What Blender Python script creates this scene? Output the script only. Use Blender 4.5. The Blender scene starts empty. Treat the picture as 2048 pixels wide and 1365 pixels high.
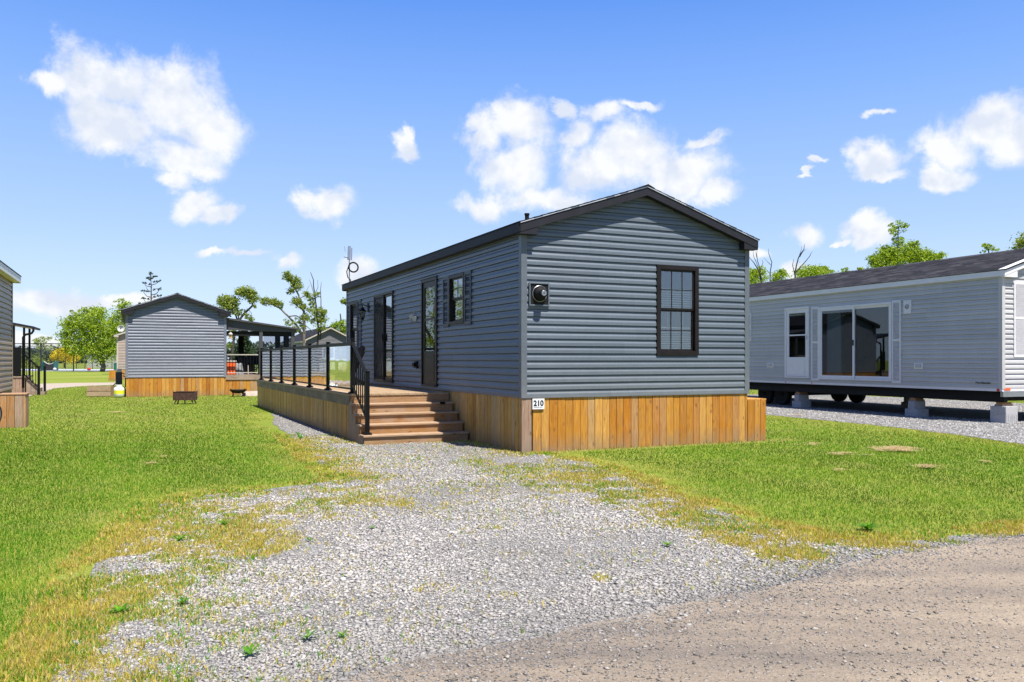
import bpy, bmesh, math, random
import numpy as np
from mathutils import Vector, Matrix

# ---------------------------------------------------------------- camera, sky, sun, exposure
scene = bpy.context.scene
COL = scene.collection
F = 1660.0            # focal length in pixels of a 2048 px wide frame
EYE = 1.442
HOR = 720.0
cam_d = bpy.data.cameras.new('camera')
cam = bpy.data.objects.new('camera', cam_d); COL.objects.link(cam)
cam.location = (0, 0, EYE); cam.rotation_euler = (math.radians(90), 0, 0)
cam_d.sensor_width = 36.0; cam_d.lens = 36.0 * F / 2048.0
cam_d.shift_y = (HOR - 682.5) / 2048.0
cam_d.clip_start = 0.05; cam_d.clip_end = 6000
scene.camera = cam
scene.view_settings.view_transform = 'Standard'
scene.view_settings.look = 'None'
scene.view_settings.gamma = 1.0
scene.view_settings.exposure = 0.95
scene.cycles.max_bounces = 8
scene.cycles.transparent_max_bounces = 12

SUN_EL = math.radians(65.5)
SUN_DIR = Vector((0.637 * math.cos(SUN_EL), -0.771 * math.cos(SUN_EL), math.sin(SUN_EL))).normalized()
sun_d = bpy.data.lights.new('sun', 'SUN'); sun_d.energy = 5.0; sun_d.angle = math.radians(0.5)
sun_d.color = (1.0, 0.955, 0.88)
sun = bpy.data.objects.new('sun', sun_d); COL.objects.link(sun)
sun.rotation_euler = (-SUN_DIR).to_track_quat('-Z', 'Y').to_euler()
sun.location = (20, -25, 60)

def px(x, y, Y):
    return ((x - 1024.0) / F * Y, Y, EYE - (y - HOR) / F * Y)
def gp(x, y):
    Y = EYE * F / (y - HOR)
    return ((x - 1024.0) / F * Y, Y)

world = bpy.data.worlds.new('World'); scene.world = world; world.use_nodes = True
nt = world.node_tree; nt.nodes.clear()
def N(tree, typ, **kw):
    n = tree.nodes.new(typ)
    for k, v in kw.items():
        setattr(n, k, v)
    return n
def setin(node, idx, v):
    node.inputs[idx].default_value = v
def math_node(tree, op, a, b=None, c=None, clamp=False):
    n = tree.nodes.new('ShaderNodeMath'); n.operation = op; n.use_clamp = clamp
    for i, v in enumerate((a, b, c)):
        if v is None: continue
        if isinstance(v, (int, float)): n.inputs[i].default_value = v
        else: tree.links.new(v, n.inputs[i])
    return n.outputs[0]

def build_world():
    L = nt.links.new
    sky = N(nt, 'ShaderNodeTexSky', sky_type='NISHITA', sun_disc=False, sun_elevation=SUN_EL,
            sun_rotation=math.atan2(SUN_DIR.x, SUN_DIR.y), air_density=1.0, dust_density=0.6, ozone_density=2.2)
    tc = N(nt, 'ShaderNodeTexCoord')
    sep = N(nt, 'ShaderNodeSeparateXYZ'); L(tc.outputs['Generated'], sep.inputs[0])
    az = math_node(nt, 'ARCTAN2', sep.outputs[0], sep.outputs[1])
    el = math_node(nt, 'ARCSINE', sep.outputs[2])
    # gentle cleaning of the sky: bluer high up, pale towards the horizon
    elr = math_node(nt, 'MULTIPLY', el, 1.0 / math.radians(90), clamp=True)
    ramp = N(nt, 'ShaderNodeValToRGB'); L(elr, ramp.inputs[0])
    cr = ramp.color_ramp; cr.elements[0].position = 0.0; cr.elements[0].color = (.66, .81, 1.0, 1)
    cr.elements[1].position = 1.0; cr.elements[1].color = (.04, .08, .30, 1)
    for p, c in ((.046, (.57, .74, 1.0, 1)), (.10, (.41, .60, .98, 1)), (.193, (.225, .43, .93, 1)), (.26, (.115, .305, .85, 1)), (.36, (.13, .25, .74, 1)), (.5, (.085, .16, .52, 1))):
        e = cr.elements.new(p); e.color = c
    hsv = N(nt, 'ShaderNodeVectorMath', operation='SCALE'); L(sky.outputs[0], hsv.inputs[0]); hsv.inputs['Scale'].default_value = 0.12
    mixs = N(nt, 'ShaderNodeMix', data_type='RGBA'); mixs.inputs[0].default_value = 0.88
    L(hsv.outputs[0], mixs.inputs[6]); L(ramp.outputs[0], mixs.inputs[7])
    # cloud field on the sky sphere: az / el in radians
    comb = N(nt, 'ShaderNodeCombineXYZ'); L(az, comb.inputs[0]); L(el, comb.inputs[1])
    n1 = N(nt, 'ShaderNodeTexNoise'); n1.inputs['Scale'].default_value = 9; n1.inputs['Detail'].default_value = 9
    n1.inputs['Roughness'].default_value = .6; n1.inputs['Distortion'].default_value = .35
    L(comb.outputs[0], n1.inputs['Vector'])
    n2 = N(nt, 'ShaderNodeTexNoise'); n2.inputs['Scale'].default_value = 8; n2.inputs['Detail'].default_value = 4
    L(comb.outputs[0], n2.inputs['Vector'])
    # warp of the lookup so the outlines are ragged
    w0 = N(nt, 'ShaderNodeVectorMath', operation='SUBTRACT'); L(n1.outputs['Color'], w0.inputs[0]); w0.inputs[1].default_value = (.5, .5, .5)
    w1 = N(nt, 'ShaderNodeVectorMath', operation='SCALE'); L(w0.outputs[0], w1.inputs[0]); w1.inputs['Scale'].default_value = .085
    w2 = N(nt, 'ShaderNodeVectorMath', operation='ADD'); L(comb.outputs[0], w2.inputs[0]); L(w1.outputs[0], w2.inputs[1])
    w3 = N(nt, 'ShaderNodeVectorMath', operation='MULTIPLY'); L(w2.outputs[0], w3.inputs[0]); w3.inputs[1].default_value = (1, 1, 0)
    blobs = CLOUDS
    cur = None
    for (x, y, rx, ry) in blobs:
        dx, dz = x - 1024, HOR - y
        a0 = math.atan2(dx, F); e0 = math.atan2(dz, math.hypot(dx, F))
        rr = math.hypot(dx, F)
        ra = 1.1 * rx * F / (rr * rr); re = 1.1 * ry * rr / (rr * rr + dz * dz)
        m = N(nt, 'ShaderNodeVectorMath', operation='MULTIPLY_ADD')
        L(w3.outputs[0], m.inputs[0]); m.inputs[1].default_value = (1 / ra, 1 / re, 0); m.inputs[2].default_value = (-a0 / ra, -e0 / re, 0)
        ln = N(nt, 'ShaderNodeVectorMath', operation='LENGTH'); L(m.outputs[0], ln.inputs[0])
        if cur is None: cur = ln.outputs['Value']
        else: cur = math_node(nt, 'SMOOTH_MIN', cur, ln.outputs['Value'], .25)
    d = math_node(nt, 'SUBTRACT', 1.08, cur)                                  # >0 inside
    nn = math_node(nt, 'SUBTRACT', n1.outputs[0], .5)
    n3 = N(nt, 'ShaderNodeTexNoise'); n3.inputs['Scale'].default_value = 34; n3.inputs['Detail'].default_value = 6; n3.inputs['Roughness'].default_value = .68
    L(comb.outputs[0], n3.inputs['Vector'])
    d2 = math_node(nt, 'ADD', math_node(nt, 'ADD', d, math_node(nt, 'MULTIPLY', nn, 2.0)), math_node(nt, 'MULTIPLY', math_node(nt, 'SUBTRACT', n3.outputs[0], .48), 1.0))
    mr = N(nt, 'ShaderNodeMapRange', interpolation_type='SMOOTHSTEP'); L(d2, mr.inputs[0])
    mr.inputs[1].default_value = -.10; mr.inputs[2].default_value = .68
    # shade inside the cloud
    sh = N(nt, 'ShaderNodeMapRange'); 
    off = N(nt, 'ShaderNodeVectorMath', operation='ADD'); L(comb.outputs[0], off.inputs[0]); off.inputs[1].default_value = (.008, .016, 0)
    nb = N(nt, 'ShaderNodeTexNoise'); nb.inputs['Scale'].default_value = 14; nb.inputs['Detail'].default_value = 5; nb.inputs['Roughness'].default_value = .5; L(off.outputs[0], nb.inputs['Vector'])
    na = N(nt, 'ShaderNodeTexNoise'); na.inputs['Scale'].default_value = 14; na.inputs['Detail'].default_value = 5; na.inputs['Roughness'].default_value = .5; L(comb.outputs[0], na.inputs['Vector'])
    rel = math_node(nt, 'MULTIPLY_ADD', math_node(nt, 'SUBTRACT', na.outputs[0], nb.outputs[0]), 1.6, n2.outputs[0])
    L(rel, sh.inputs[0]); sh.inputs[1].default_value = .34; sh.inputs[2].default_value = .58
    cc = N(nt, 'ShaderNodeMix', data_type='RGBA'); L(sh.outputs[0], cc.inputs[0])
    cc.inputs[6].default_value = (.66, .715, .82, 1); cc.inputs[7].default_value = (.86, .87, .89, 1)
    fin = N(nt, 'ShaderNodeMix', data_type='RGBA'); L(math_node(nt, 'MULTIPLY', mr.outputs[0], .97), fin.inputs[0])
    L(mixs.outputs[2], fin.inputs[6]); L(cc.outputs[2], fin.inputs[7])
    bg = N(nt, 'ShaderNodeBackground'); L(fin.outputs[2], bg.inputs[0]); bg.inputs[1].default_value = 0.60
    out = N(nt, 'ShaderNodeOutputWorld'); L(bg.outputs[0], out.inputs[0])
    world.cycles.sampling_method = 'MANUAL'; world.cycles.sample_map_resolution = 1024
CLOUDS = [(225,165,115,66),(335,200,115,80),(415,250,80,62),(360,310,90,48),(230,250,105,50),(105,160,55,26),(340,348,45,20),(405,335,48,24),
          (400,395,42,30),(450,425,36,20),(668,405,42,40),(812,290,27,30),(825,262,12,18),
          (1035,250,72,62),(960,285,45,40),(1035,330,70,60),(960,410,62,24),(1100,395,90,26),(1180,340,95,60),(1265,300,85,62),(1360,340,90,52),(1440,388,40,30),
          (1130,215,22,24),(1200,220,52,26),(1285,197,36,12),(1150,262,36,36),(1400,280,50,16),
          (1960,230,115,48),(1880,280,80,50),(2040,255,80,60),(1890,345,55,28),(1755,330,44,34),(1770,352,50,14),(1752,243,17,9),(1640,338,22,5),(1602,352,24,5),
          (1605,478,44,25),(1740,470,46,30),(1695,497,18,8),(480,508,60,9),(560,515,42,11),(425,503,20,8),
          (110,598,100,18),(220,612,110,18),(70,668,90,14),(720,545,45,26),(1590,545,40,14),(1505,520,30,14)]
build_world()
# ---------------------------------------------------------------- helpers
rng = random.Random(7)
NR = np.random.RandomState(11)
MATS = {}
KA = .80          # overall trim of the base colours to the exposure
KB = .86
def new_mat(name):
    m = bpy.data.materials.new(name); m.use_nodes = True
    t = m.node_tree; t.nodes.clear()
    o = t.nodes.new('ShaderNodeOutputMaterial'); b = t.nodes.new('ShaderNodeBsdfPrincipled')
    t.links.new(b.outputs[0], o.inputs[0])
    MATS[name] = m
    return m, t, b, o
def objco(t, scale=(1, 1, 1), off=None):
    tc = t.nodes.new('ShaderNodeTexCoord'); mp = t.nodes.new('ShaderNodeMapping')
    t.links.new(tc.outputs['Object'], mp.inputs[0]); mp.inputs['Scale'].default_value = scale
    return mp.outputs[0]
def noise(t, vec, scale, detail=4, rough=.55, dist=0):
    n = t.nodes.new('ShaderNodeTexNoise'); n.inputs['Scale'].default_value = scale
    n.inputs['Detail'].default_value = detail; n.inputs['Roughness'].default_value = rough; n.inputs['Distortion'].default_value = dist
    if vec is not None: t.links.new(vec, n.inputs['Vector'])
    return n.outputs[0]
def ramp(t, fac, stops):
    r = t.nodes.new('ShaderNodeValToRGB'); t.links.new(fac, r.inputs[0])
    e = r.color_ramp.elements
    while len(e) < len(stops): e.new(.5)
    for el_, (p, c) in zip(e, stops):
        el_.position = p; el_.color = (c[0], c[1], c[2], 1)
    return r.outputs[0]
def mixc(t, fac, a, b, mode='MIX'):
    m = t.nodes.new('ShaderNodeMix'); m.data_type = 'RGBA'; m.blend_type = mode
    for i, v in ((0, fac), (6, a), (7, b)):
        if isinstance(v, (int, float)): m.inputs[i].default_value = v
        elif isinstance(v, tuple): m.inputs[i].default_value = (v[0], v[1], v[2], 1)
        else: t.links.new(v, m.inputs[i])
    return m.outputs[2]
def bump(t, b, h, strength, dist=.01):
    n = t.nodes.new('ShaderNodeBump'); n.inputs['Strength'].default_value = strength; n.inputs['Distance'].default_value = dist
    t.links.new(h, n.inputs['Height']); t.links.new(n.outputs[0], b.inputs['Normal'])
def attr(t, name):
    a = t.nodes.new('ShaderNodeAttribute'); a.attribute_name = name
    return a

def plain(name, col, rough=.5, metal=0, var=.12, nscale=6, spec=.5, bstr=0, bscale=80):
    m, t, b, o = new_mat(name)
    v = objco(t)
    n = noise(t, v, nscale, 5)
    col = tuple(c * KB for c in col)
    lo = tuple(c * (1 - var) for c in col); hi = tuple(min(1, c * (1 + var)) for c in col)
    c = ramp(t, n, [(.3, lo), (.7, hi)])
    t.links.new(c, b.inputs['Base Color'])
    b.inputs['Roughness'].default_value = rough; b.inputs['Metallic'].default_value = metal
    b.inputs['Specular IOR Level'].default_value = spec
    if bstr: bump(t, b, noise(t, v, bscale, 4), bstr, .004)
    return m

def siding_mat(name, col, rough=.42):
    m, t, b, o = new_mat(name)
    v = objco(t); col = tuple(c * KA for c in col)
    big = noise(t, v, 1.3, 4)
    streak = noise(t, objco(t, (14, 14, .8)), 3, 4)
    f = math_node(t, 'ADD', math_node(t, 'MULTIPLY', big, .5), math_node(t, 'MULTIPLY', streak, .5))
    c = ramp(t, f, [(.3, tuple(x * .90 for x in col)), (.7, tuple(x * 1.09 for x in col))])
    dirt = noise(t, v, 35, 3)
    c = mixc(t, ramp(t, dirt, [(.62, (0, 0, 0)), (.8, (.18, .18, .18))]), c, (.35, .34, .32))
    a = attr(t, 'rnd').outputs['Fac']
    c = mixc(t, 1.0, c, ramp(t, a, [(0, (.93, .93, .93)), (1, (1.07, 1.07, 1.07))]), 'MULTIPLY')
    # rain splash and dust low on the wall
    tc = t.nodes.new('ShaderNodeTexCoord'); sp = t.nodes.new('ShaderNodeSeparateXYZ'); t.links.new(tc.outputs['Object'], sp.inputs[0])
    low = t.nodes.new('ShaderNodeMapRange'); t.links.new(sp.outputs[2], low.inputs[0]); low.inputs[1].default_value = 1.5; low.inputs[2].default_value = .8; low.inputs[3].default_value = 0; low.inputs[4].default_value = .35
    c = mixc(t, math_node(t, 'MULTIPLY', low.outputs[0], noise(t, v, 5, 5, .7)), c, (.33, .31, .28))
    t.links.new(c, b.inputs['Base Color']); b.inputs['Roughness'].default_value = rough
    b.inputs['Specular IOR Level'].default_value = .45
    bump(t, b, noise(t, objco(t, (1.4, 1.4, 5)), 1, 2), .35, .02)
    return m

def wood_mat(name, tones, vert=True, weather=.25, knot=True, along='z', rough=.7):
    """plank attribute rnd picks the plank's own tone; grain runs along the plank"""
    m, t, b, o = new_mat(name)
    a = attr(t, 'rnd').outputs['Fac']
    tc = t.nodes.new('ShaderNodeTexCoord')
    off = t.nodes.new('ShaderNodeVectorMath'); off.operation = 'SCALE'
    cmb = t.nodes.new('ShaderNodeCombineXYZ')
    for i in range(3): t.links.new(a, cmb.inputs[i])
    t.links.new(cmb.outputs[0], off.inputs[0]); off.inputs['Scale'].default_value = 37.0
    add = t.nodes.new('ShaderNodeVectorMath'); add.operation = 'ADD'
    t.links.new(tc.outputs['Object'], add.inputs[0]); t.links.new(off.outputs[0], add.inputs[1])
    sc = {'z': (26, 26, 1.6), 'x': (1.6, 26, 26), 'y': (26, 1.6, 26)}[along]
    mp = t.nodes.new('ShaderNodeMapping'); t.links.new(add.outputs[0], mp.inputs[0]); mp.inputs['Scale'].default_value = sc
    g = noise(t, mp.outputs[0], 1.6, 6, .65, 1.2)
    base = ramp(t, a, [(i / max(1, len(tones) - 1), tuple(q * KB for q in c)) for i, c in enumerate(tones)])
    c = mixc(t, ramp(t, g, [(.35, (.0, .0, .0)), (.68, (1, 1, 1))]), mixc(t, 1.0, base, (.62, .50, .40), 'MULTIPLY'), base)
    blotch = noise(t, add.outputs[0], 3.2, 5, .6)
    c = mixc(t, ramp(t, blotch, [(.45, (0, 0, 0)), (.75, (weather * 2, weather * 2, weather * 2))]), c, (.36, .27, .20))
    if knot:
        ks = {'z': (9, 9, 3.5), 'x': (3.5, 9, 9), 'y': (9, 3.5, 9)}[along]
        mk = t.nodes.new('ShaderNodeMapping'); t.links.new(add.outputs[0], mk.inputs[0]); mk.inputs['Scale'].default_value = ks
        vo = t.nodes.new('ShaderNodeTexVoronoi'); t.links.new(mk.outputs[0], vo.inputs['Vector']); vo.inputs['Scale'].default_value = 1.0
        kf = ramp(t, vo.outputs['Distance'], [(.07, (1, 1, 1)), (.17, (0, 0, 0))])
        c = mixc(t, math_node(t, 'MULTIPLY', kf, .75), c, (.10, .045, .02))
    # mud splash and grey weathering near the ground
    sp = t.nodes.new('ShaderNodeSeparateXYZ'); t.links.new(tc.outputs['Object'], sp.inputs[0])
    low = t.nodes.new('ShaderNodeMapRange'); t.links.new(sp.outputs[2], low.inputs[0]); low.inputs[1].default_value = .30; low.inputs[2].default_value = 0; low.inputs[3].default_value = 0; low.inputs[4].default_value = .9
    if along == 'z': c = mixc(t, math_node(t, 'MULTIPLY', low.outputs[0], ramp(t, blotch, [(.3, (.1, .1, .1)), (.7, (1, 1, 1))])), c, (.20, .15, .10))
    t.links.new(c, b.inputs['Base Color']); b.inputs['Roughness'].default_value = rough
    b.inputs['Specular IOR Level'].default_value = .3
    bump(t, b, g, .35, .003)
    return m

def glass_mat(name, tint=(.82, .86, .86), boost=1.5, add=.05, wav=0.0):
    m, t, b, o = new_mat(name)
    t.nodes.remove(b)
    tr = t.nodes.new('ShaderNodeBsdfTransparent'); tr.inputs[0].default_value = (*tint, 1)
    gl = t.nodes.new('ShaderNodeBsdfGlossy'); gl.inputs['Roughness'].default_value = .01; gl.inputs[0].default_value = (.95, .97, 1, 1)
    lw = t.nodes.new('ShaderNodeLayerWeight'); lw.inputs[0].default_value = .5
    p5 = math_node(t, 'POWER', lw.outputs['Facing'], 5.0)
    fr = math_node(t, 'MULTIPLY_ADD', p5, .96, .04)
    f = math_node(t, 'MULTIPLY_ADD', fr, boost, add, clamp=True)
    mx = t.nodes.new('ShaderNodeMixShader'); t.links.new(f, mx.inputs[0]); t.links.new(tr.outputs[0], mx.inputs[1]); t.links.new(gl.outputs[0], mx.inputs[2])
    t.links.new(mx.outputs[0], o.inputs[0])
    if wav:
        bn = t.nodes.new('ShaderNodeBump'); bn.inputs['Strength'].default_value = wav; bn.inputs['Distance'].default_value = .02
        t.links.new(noise(t, objco(t), 2.2, 1), bn.inputs['Height'])
        t.links.new(bn.outputs[0], gl.inputs['Normal'])
    return m

def shingle_mat(name, dark=(.018, .017, .02), light=(.075, .07, .078)):
    m, t, b, o = new_mat(name)
    br = t.nodes.new('ShaderNodeTexBrick'); t.links.new(objco_swap(t), br.inputs['Vector'])
    br.inputs['Scale'].default_value = 1.0; br.inputs['Brick Width'].default_value = .31; br.inputs['Row Height'].default_value = .135
    br.inputs['Mortar Size'].default_value = .006; br.inputs['Color1'].default_value = (*dark, 1); br.inputs['Color2'].default_value = (*light, 1)
    br.inputs['Mortar'].default_value = (.008, .008, .009, 1); br.inputs['Bias'].default_value = -.1
    n = noise(t, objco(t), 2.0, 3)
    c = mixc(t, 1.0, br.outputs[0], ramp(t, n, [(.3, (.7, .7, .72)), (.7, (1.25, 1.2, 1.2))]), 'MULTIPLY')
    gr = noise(t, objco(t), 220, 2)
    c = mixc(t, 1.0, c, ramp(t, gr, [(.3, (.5, .5, .5)), (.75, (1.6, 1.6, 1.6))]), 'MULTIPLY')
    t.links.new(c, b.inputs['Base Color']); b.inputs['Roughness'].default_value = .85; b.inputs['Specular IOR Level'].default_value = .25
    bump(t, b, gr, .4, .004)
    return m
def objco_swap(t):
    tc = t.nodes.new('ShaderNodeTexCoord'); s = t.nodes.new('ShaderNodeSeparateXYZ'); c = t.nodes.new('ShaderNodeCombineXYZ')
    t.links.new(tc.outputs['Object'], s.inputs[0]); t.links.new(s.outputs[1], c.inputs[0]); t.links.new(s.outputs[0], c.inputs[1])
    return c.outputs[0]

def col_mat(name, rough=.6, transl=.35, spec=.3, vn=False):
    """colour of each blade / leaf / stone comes from its own attribute"""
    m, t, b, o = new_mat(name)
    a = attr(t, 'col')
    t.links.new(a.outputs['Color'], b.inputs['Base Color']); b.inputs['Roughness'].default_value = rough
    b.inputs['Specular IOR Level'].default_value = spec
    if transl:
        tr = t.nodes.new('ShaderNodeBsdfTranslucent')
        hs = t.nodes.new('ShaderNodeHueSaturation'); t.links.new(a.outputs['Color'], hs.inputs['Color']); hs.inputs['Saturation'].default_value = 1.15; hs.inputs['Value'].default_value = 1.3
        t.links.new(hs.outputs[0], tr.inputs[0])
        mx = t.nodes.new('ShaderNodeMixShader'); mx.inputs[0].default_value = transl
        t.links.new(b.outputs[0], mx.inputs[1]); t.links.new(tr.outputs[0], mx.inputs[2]); t.links.new(mx.outputs[0], o.inputs[0])
    return m

# ---- mesh builder
class MB:
    def __init__(s, xf=None):
        s.V = []; s.F = []; s.R = []; s.xf = xf
    def add(s, verts, faces, r=0.5):
        k = len(s.V)
        if s.xf: verts = [s.xf(*v) for v in verts]
        s.V += [tuple(v) for v in verts]
        for f in faces:
            s.F.append(tuple(i + k for i in f)); s.R.append(r)
        return s
    def box(s, x0, y0, z0, x1, y1, z1, r=0.5):
        if x0 > x1: x0, x1 = x1, x0
        if y0 > y1: y0, y1 = y1, y0
        if z0 > z1: z0, z1 = z1, z0
        v = [(x0,y0,z0),(x1,y0,z0),(x1,y1,z0),(x0,y1,z0),(x0,y0,z1),(x1,y0,z1),(x1,y1,z1),(x0,y1,z1)]
        return s.add(v, [(3,2,1,0),(4,5,6,7),(0,1,5,4),(1,2,6,5),(2,3,7,6),(3,0,4,7)], r)
    def cbox(s, x0, y0, z0, x1, y1, z1, c=.004, r=.5):
        """box with chamfered long edges in z (plank)"""
        v = []
        pts = [(x0+c,y0),(x1-c,y0),(x1,y0+c),(x1,y1),(x0,y1),(x0,y0+c)]
        n = len(pts)
        for z in (z0, z1):
            for p in pts: v.append((p[0], p[1], z))
        f = [tuple(range(n))[::-1], tuple(range(n, 2*n))] + [(i, (i+1) % n, (i+1) % n + n, i + n) for i in range(n)]
        return s.add(v, f, r)
    def prism_y(s, pts, y0, y1, r=.5):
        n = len(pts)
        v = [(p[0], y0, p[1]) for p in pts] + [(p[0], y1, p[1]) for p in pts]
        f = [tuple(range(n)), tuple(range(n, 2*n))[::-1]] + [((i+1) % n, i, i + n, (i+1) % n + n) for i in range(n)]
        return s.add(v, f, r)
    def prism_x(s, pts, x0, x1, r=.5):
        n = len(pts)
        v = [(x0, p[0], p[1]) for p in pts] + [(x1, p[0], p[1]) for p in pts]
        f = [tuple(range(n))[::-1], tuple(range(n, 2*n))] + [(i, (i+1) % n, (i+1) % n + n, i + n) for i in range(n)]
        return s.add(v, f, r)
    def bar(s, p, q, w, h=None, r=.5, up=(0, 0, 1)):
        h = h or w
        p, q = Vector(p), Vector(q); d = (q - p).normalized(); u = Vector(up)
        if abs(d.dot(u)) > .98: u = Vector((0, 1, 0))
        a = d.cross(u).normalized(); b = a.cross(d)
        v = []
        for c in (p, q):
            for i, j in ((-1,-1),(1,-1),(1,1),(-1,1)): v.append(tuple(c + a * w/2*i + b * h/2*j))
        return s.add(v, [(0,1,2,3),(7,6,5,4),(0,4,5,1),(1,5,6,2),(2,6,7,3),(3,7,4,0)], r)
    def tube(s, pts, rad, n=8, r=.5, cap=True):
        pts = [Vector(p) for p in pts]
        if isinstance(rad, (int, float)): rad = [rad] * len(pts)
        v = []; f = []; pa = None
        for i, p in enumerate(pts):
            d = (pts[min(i+1, len(pts)-1)] - pts[max(i-1, 0)]).normalized()
            if pa is None:
                u = Vector((0, 0, 1)) if abs(d.z) < .9 else Vector((1, 0, 0))
                a = d.cross(u).normalized()
            else: a = (pa - d * pa.dot(d)).normalized()
            pa = a; b = d.cross(a)
            for k in range(n):
                t = 2 * math.pi * k / n
                v.append(tuple(p + (a * math.cos(t) + b * math.sin(t)) * rad[i]))
        for i in range(len(pts) - 1):
            for k in range(n):
                k2 = (k + 1) % n
                f.append((i*n+k, i*n+k2, (i+1)*n+k2, (i+1)*n+k))
        if cap: f += [tuple(range(n))[::-1], tuple(range((len(pts)-1)*n, len(pts)*n))]
        return s.add(v, f, r)
    def lathe(s, prof, c=(0, 0, 0), n=20, axis='z', r=.5):
        v = []; f = []
        for (rr, z) in prof:
            for k in range(n):
                t = 2*math.pi*k/n; a, b = rr*math.cos(t), rr*math.sin(t)
                v.append({'z': (c[0]+a, c[1]+b, c[2]+z), 'y': (c[0]+a, c[1]+z, c[2]+b), 'x': (c[0]+z, c[1]+a, c[2]+b)}[axis])
        m = len(prof)
        for i in range(m-1):
            for k in range(n):
                k2 = (k+1) % n; f.append((i*n+k, i*n+k2, (i+1)*n+k2, (i+1)*n+k))
        f += [tuple(range(n))[::-1], tuple(range((m-1)*n, m*n))]
        return s.add(v, f, r)
    def build(s, name, mat, parent=None, smooth=False, fix=True, bev=0):
        me = bpy.data.meshes.new(name); me.from_pydata(s.V, [], s.F)
        if fix:
            bm = bmesh.new(); bm.from_mesh(me); bmesh.ops.recalc_face_normals(bm, faces=bm.faces); bm.to_mesh(me); bm.free()
        at = me.attributes.new('rnd', 'FLOAT', 'FACE'); at.data.foreach_set('value', s.R)
        if smooth: me.polygons.foreach_set('use_smooth', [True] * len(me.polygons))
        me.materials.append(mat if not isinstance(mat, str) else MATS[mat])
        o = bpy.data.objects.new(name, me); COL.objects.link(o)
        if parent is not None: o.parent = parent
        if bev:
            md = o.modifiers.new('bevel', 'BEVEL'); md.width = bev; md.segments = 2; md.limit_method = 'ANGLE'
        return o

def thing(name, label, cat, loc=(0, 0, 0), rz=0, group=None):
    o = bpy.data.objects.new(name, None); COL.objects.link(o)
    o.location = loc; o.rotation_euler = (0, 0, rz); o.empty_display_size = .2
    return tag(o, label, cat, group)
def tag(o, label, cat, group=None, kind=None):
    if label: o['label'] = label
    if cat: o['category'] = cat
    if group: o['group'] = group
    if kind: o['kind'] = kind
    return o
def copy_thing(src, loc=None, rz=None, label=None):
    def rec(o, par):
        c = o.copy(); COL.objects.link(c); c.parent = par
        for ch in list(o.children): rec(ch, c)
        return c
    c = rec(src, None)
    if loc is not None: c.location = loc
    if rz is not None: c.rotation_euler = (0, 0, rz)
    if label: c['label'] = label
    return c

def np_mesh(name, verts, faces, cols, mat, parent=None, smooth=False):
    me = bpy.data.meshes.new(name)
    nv, nf, k = len(verts), len(faces), faces.shape[1]
    me.vertices.add(nv); me.vertices.foreach_set('co', np.ascontiguousarray(verts, dtype=np.float32).ravel())
    me.loops.add(nf * k); me.loops.foreach_set('vertex_index', np.ascontiguousarray(faces, dtype=np.int32).ravel())
    me.polygons.add(nf); me.polygons.foreach_set('loop_start', np.arange(0, nf * k, k, dtype=np.int32))
    me.update(calc_edges=True)
    a = me.attributes.new('col', 'FLOAT_COLOR', 'FACE')
    c4 = np.ones((nf, 4), dtype=np.float32); c4[:, :3] = cols
    a.data.foreach_set('color', c4.ravel())
    if smooth: me.polygons.foreach_set('use_smooth', np.ones(nf, dtype=bool))
    me.materials.append(MATS[mat] if isinstance(mat, str) else mat)
    o = bpy.data.objects.new(name, me); COL.objects.link(o)
    if parent is not None: o.parent = parent
    return o

# ---- value noise for layouts
_perm = NR.rand(256, 256)
def vnoise(x, y, s):
    x = np.asarray(x) * s + 1000; y = np.asarray(y) * s + 1000
    xi = np.floor(x).astype(int); yi = np.floor(y).astype(int); fx = x - xi; fy = y - yi
    fx = fx*fx*(3-2*fx); fy = fy*fy*(3-2*fy)
    g = lambda a, b: _perm[a % 256, b % 256]
    return (g(xi,yi)*(1-fx)+g(xi+1,yi)*fx)*(1-fy) + (g(xi,yi+1)*(1-fx)+g(xi+1,yi+1)*fx)*fy
def fbm(x, y, s, o=4):
    v = 0; a = .5; tot = 0
    for i in range(o):
        v = v + a * vnoise(x + 17*i, y - 9*i, s * 2**i); tot += a; a *= .55
    return v / tot
def inpoly(x, y, poly):
    x = np.asarray(x); y = np.asarray(y); c = np.zeros(x.shape, bool); n = len(poly)
    for i in range(n):
        x0, y0 = poly[i]; x1, y1 = poly[(i+1) % n]
        if y0 == y1: continue
        m = ((y0 > y) != (y1 > y)) & (x < (x1-x0)*(y-y0)/(y1-y0) + x0)
        c ^= m
    return c

# ---- materials
SID = siding_mat('slate_blue_vinyl', (.120, .147, .176))
siding_mat('corner_vinyl', (.125, .145, .17))
siding_mat('blue_grey_vinyl', (.185, .20, .25))
siding_mat('light_grey_vinyl', (.56, .545, .53))
siding_mat('light_grey_trim', (.58, .565, .55))
siding_mat('taupe_vinyl', (.36, .265, .175))
siding_mat('brown_vinyl', (.40, .31, .26))
siding_mat('dark_grey_vinyl', (.13, .125, .13))
plain('charcoal_trim', (.014, .014, .020), .6, var=.2, spec=.3)
plain('black_trim', (.014, .010, .009), .42, var=.2, spec=.25)
plain('black_metal', (.005, .005, .0055), .5, var=.2, spec=.18)
plain('matte_black', (.007, .007, .007), .7, spec=.25)
plain('shutter_vinyl', (.040, .046, .062), .45)
plain('drip_metal', (.55, .56, .6), .35, .2)
plain('white_trim', (.80, .78, .79), .45, var=.04)
plain('white_vinyl', (.76, .74, .75), .5, var=.05)
plain('beige_trim', (.50, .45, .38), .5, var=.05)
plain('porch_grey', (.062, .060, .068), .5, var=.08)
plain('interior_wall', (.30, .29, .27), .8)
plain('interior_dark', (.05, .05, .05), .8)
plain('blind_white', (.42, .42, .41), .6, var=.05)
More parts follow.
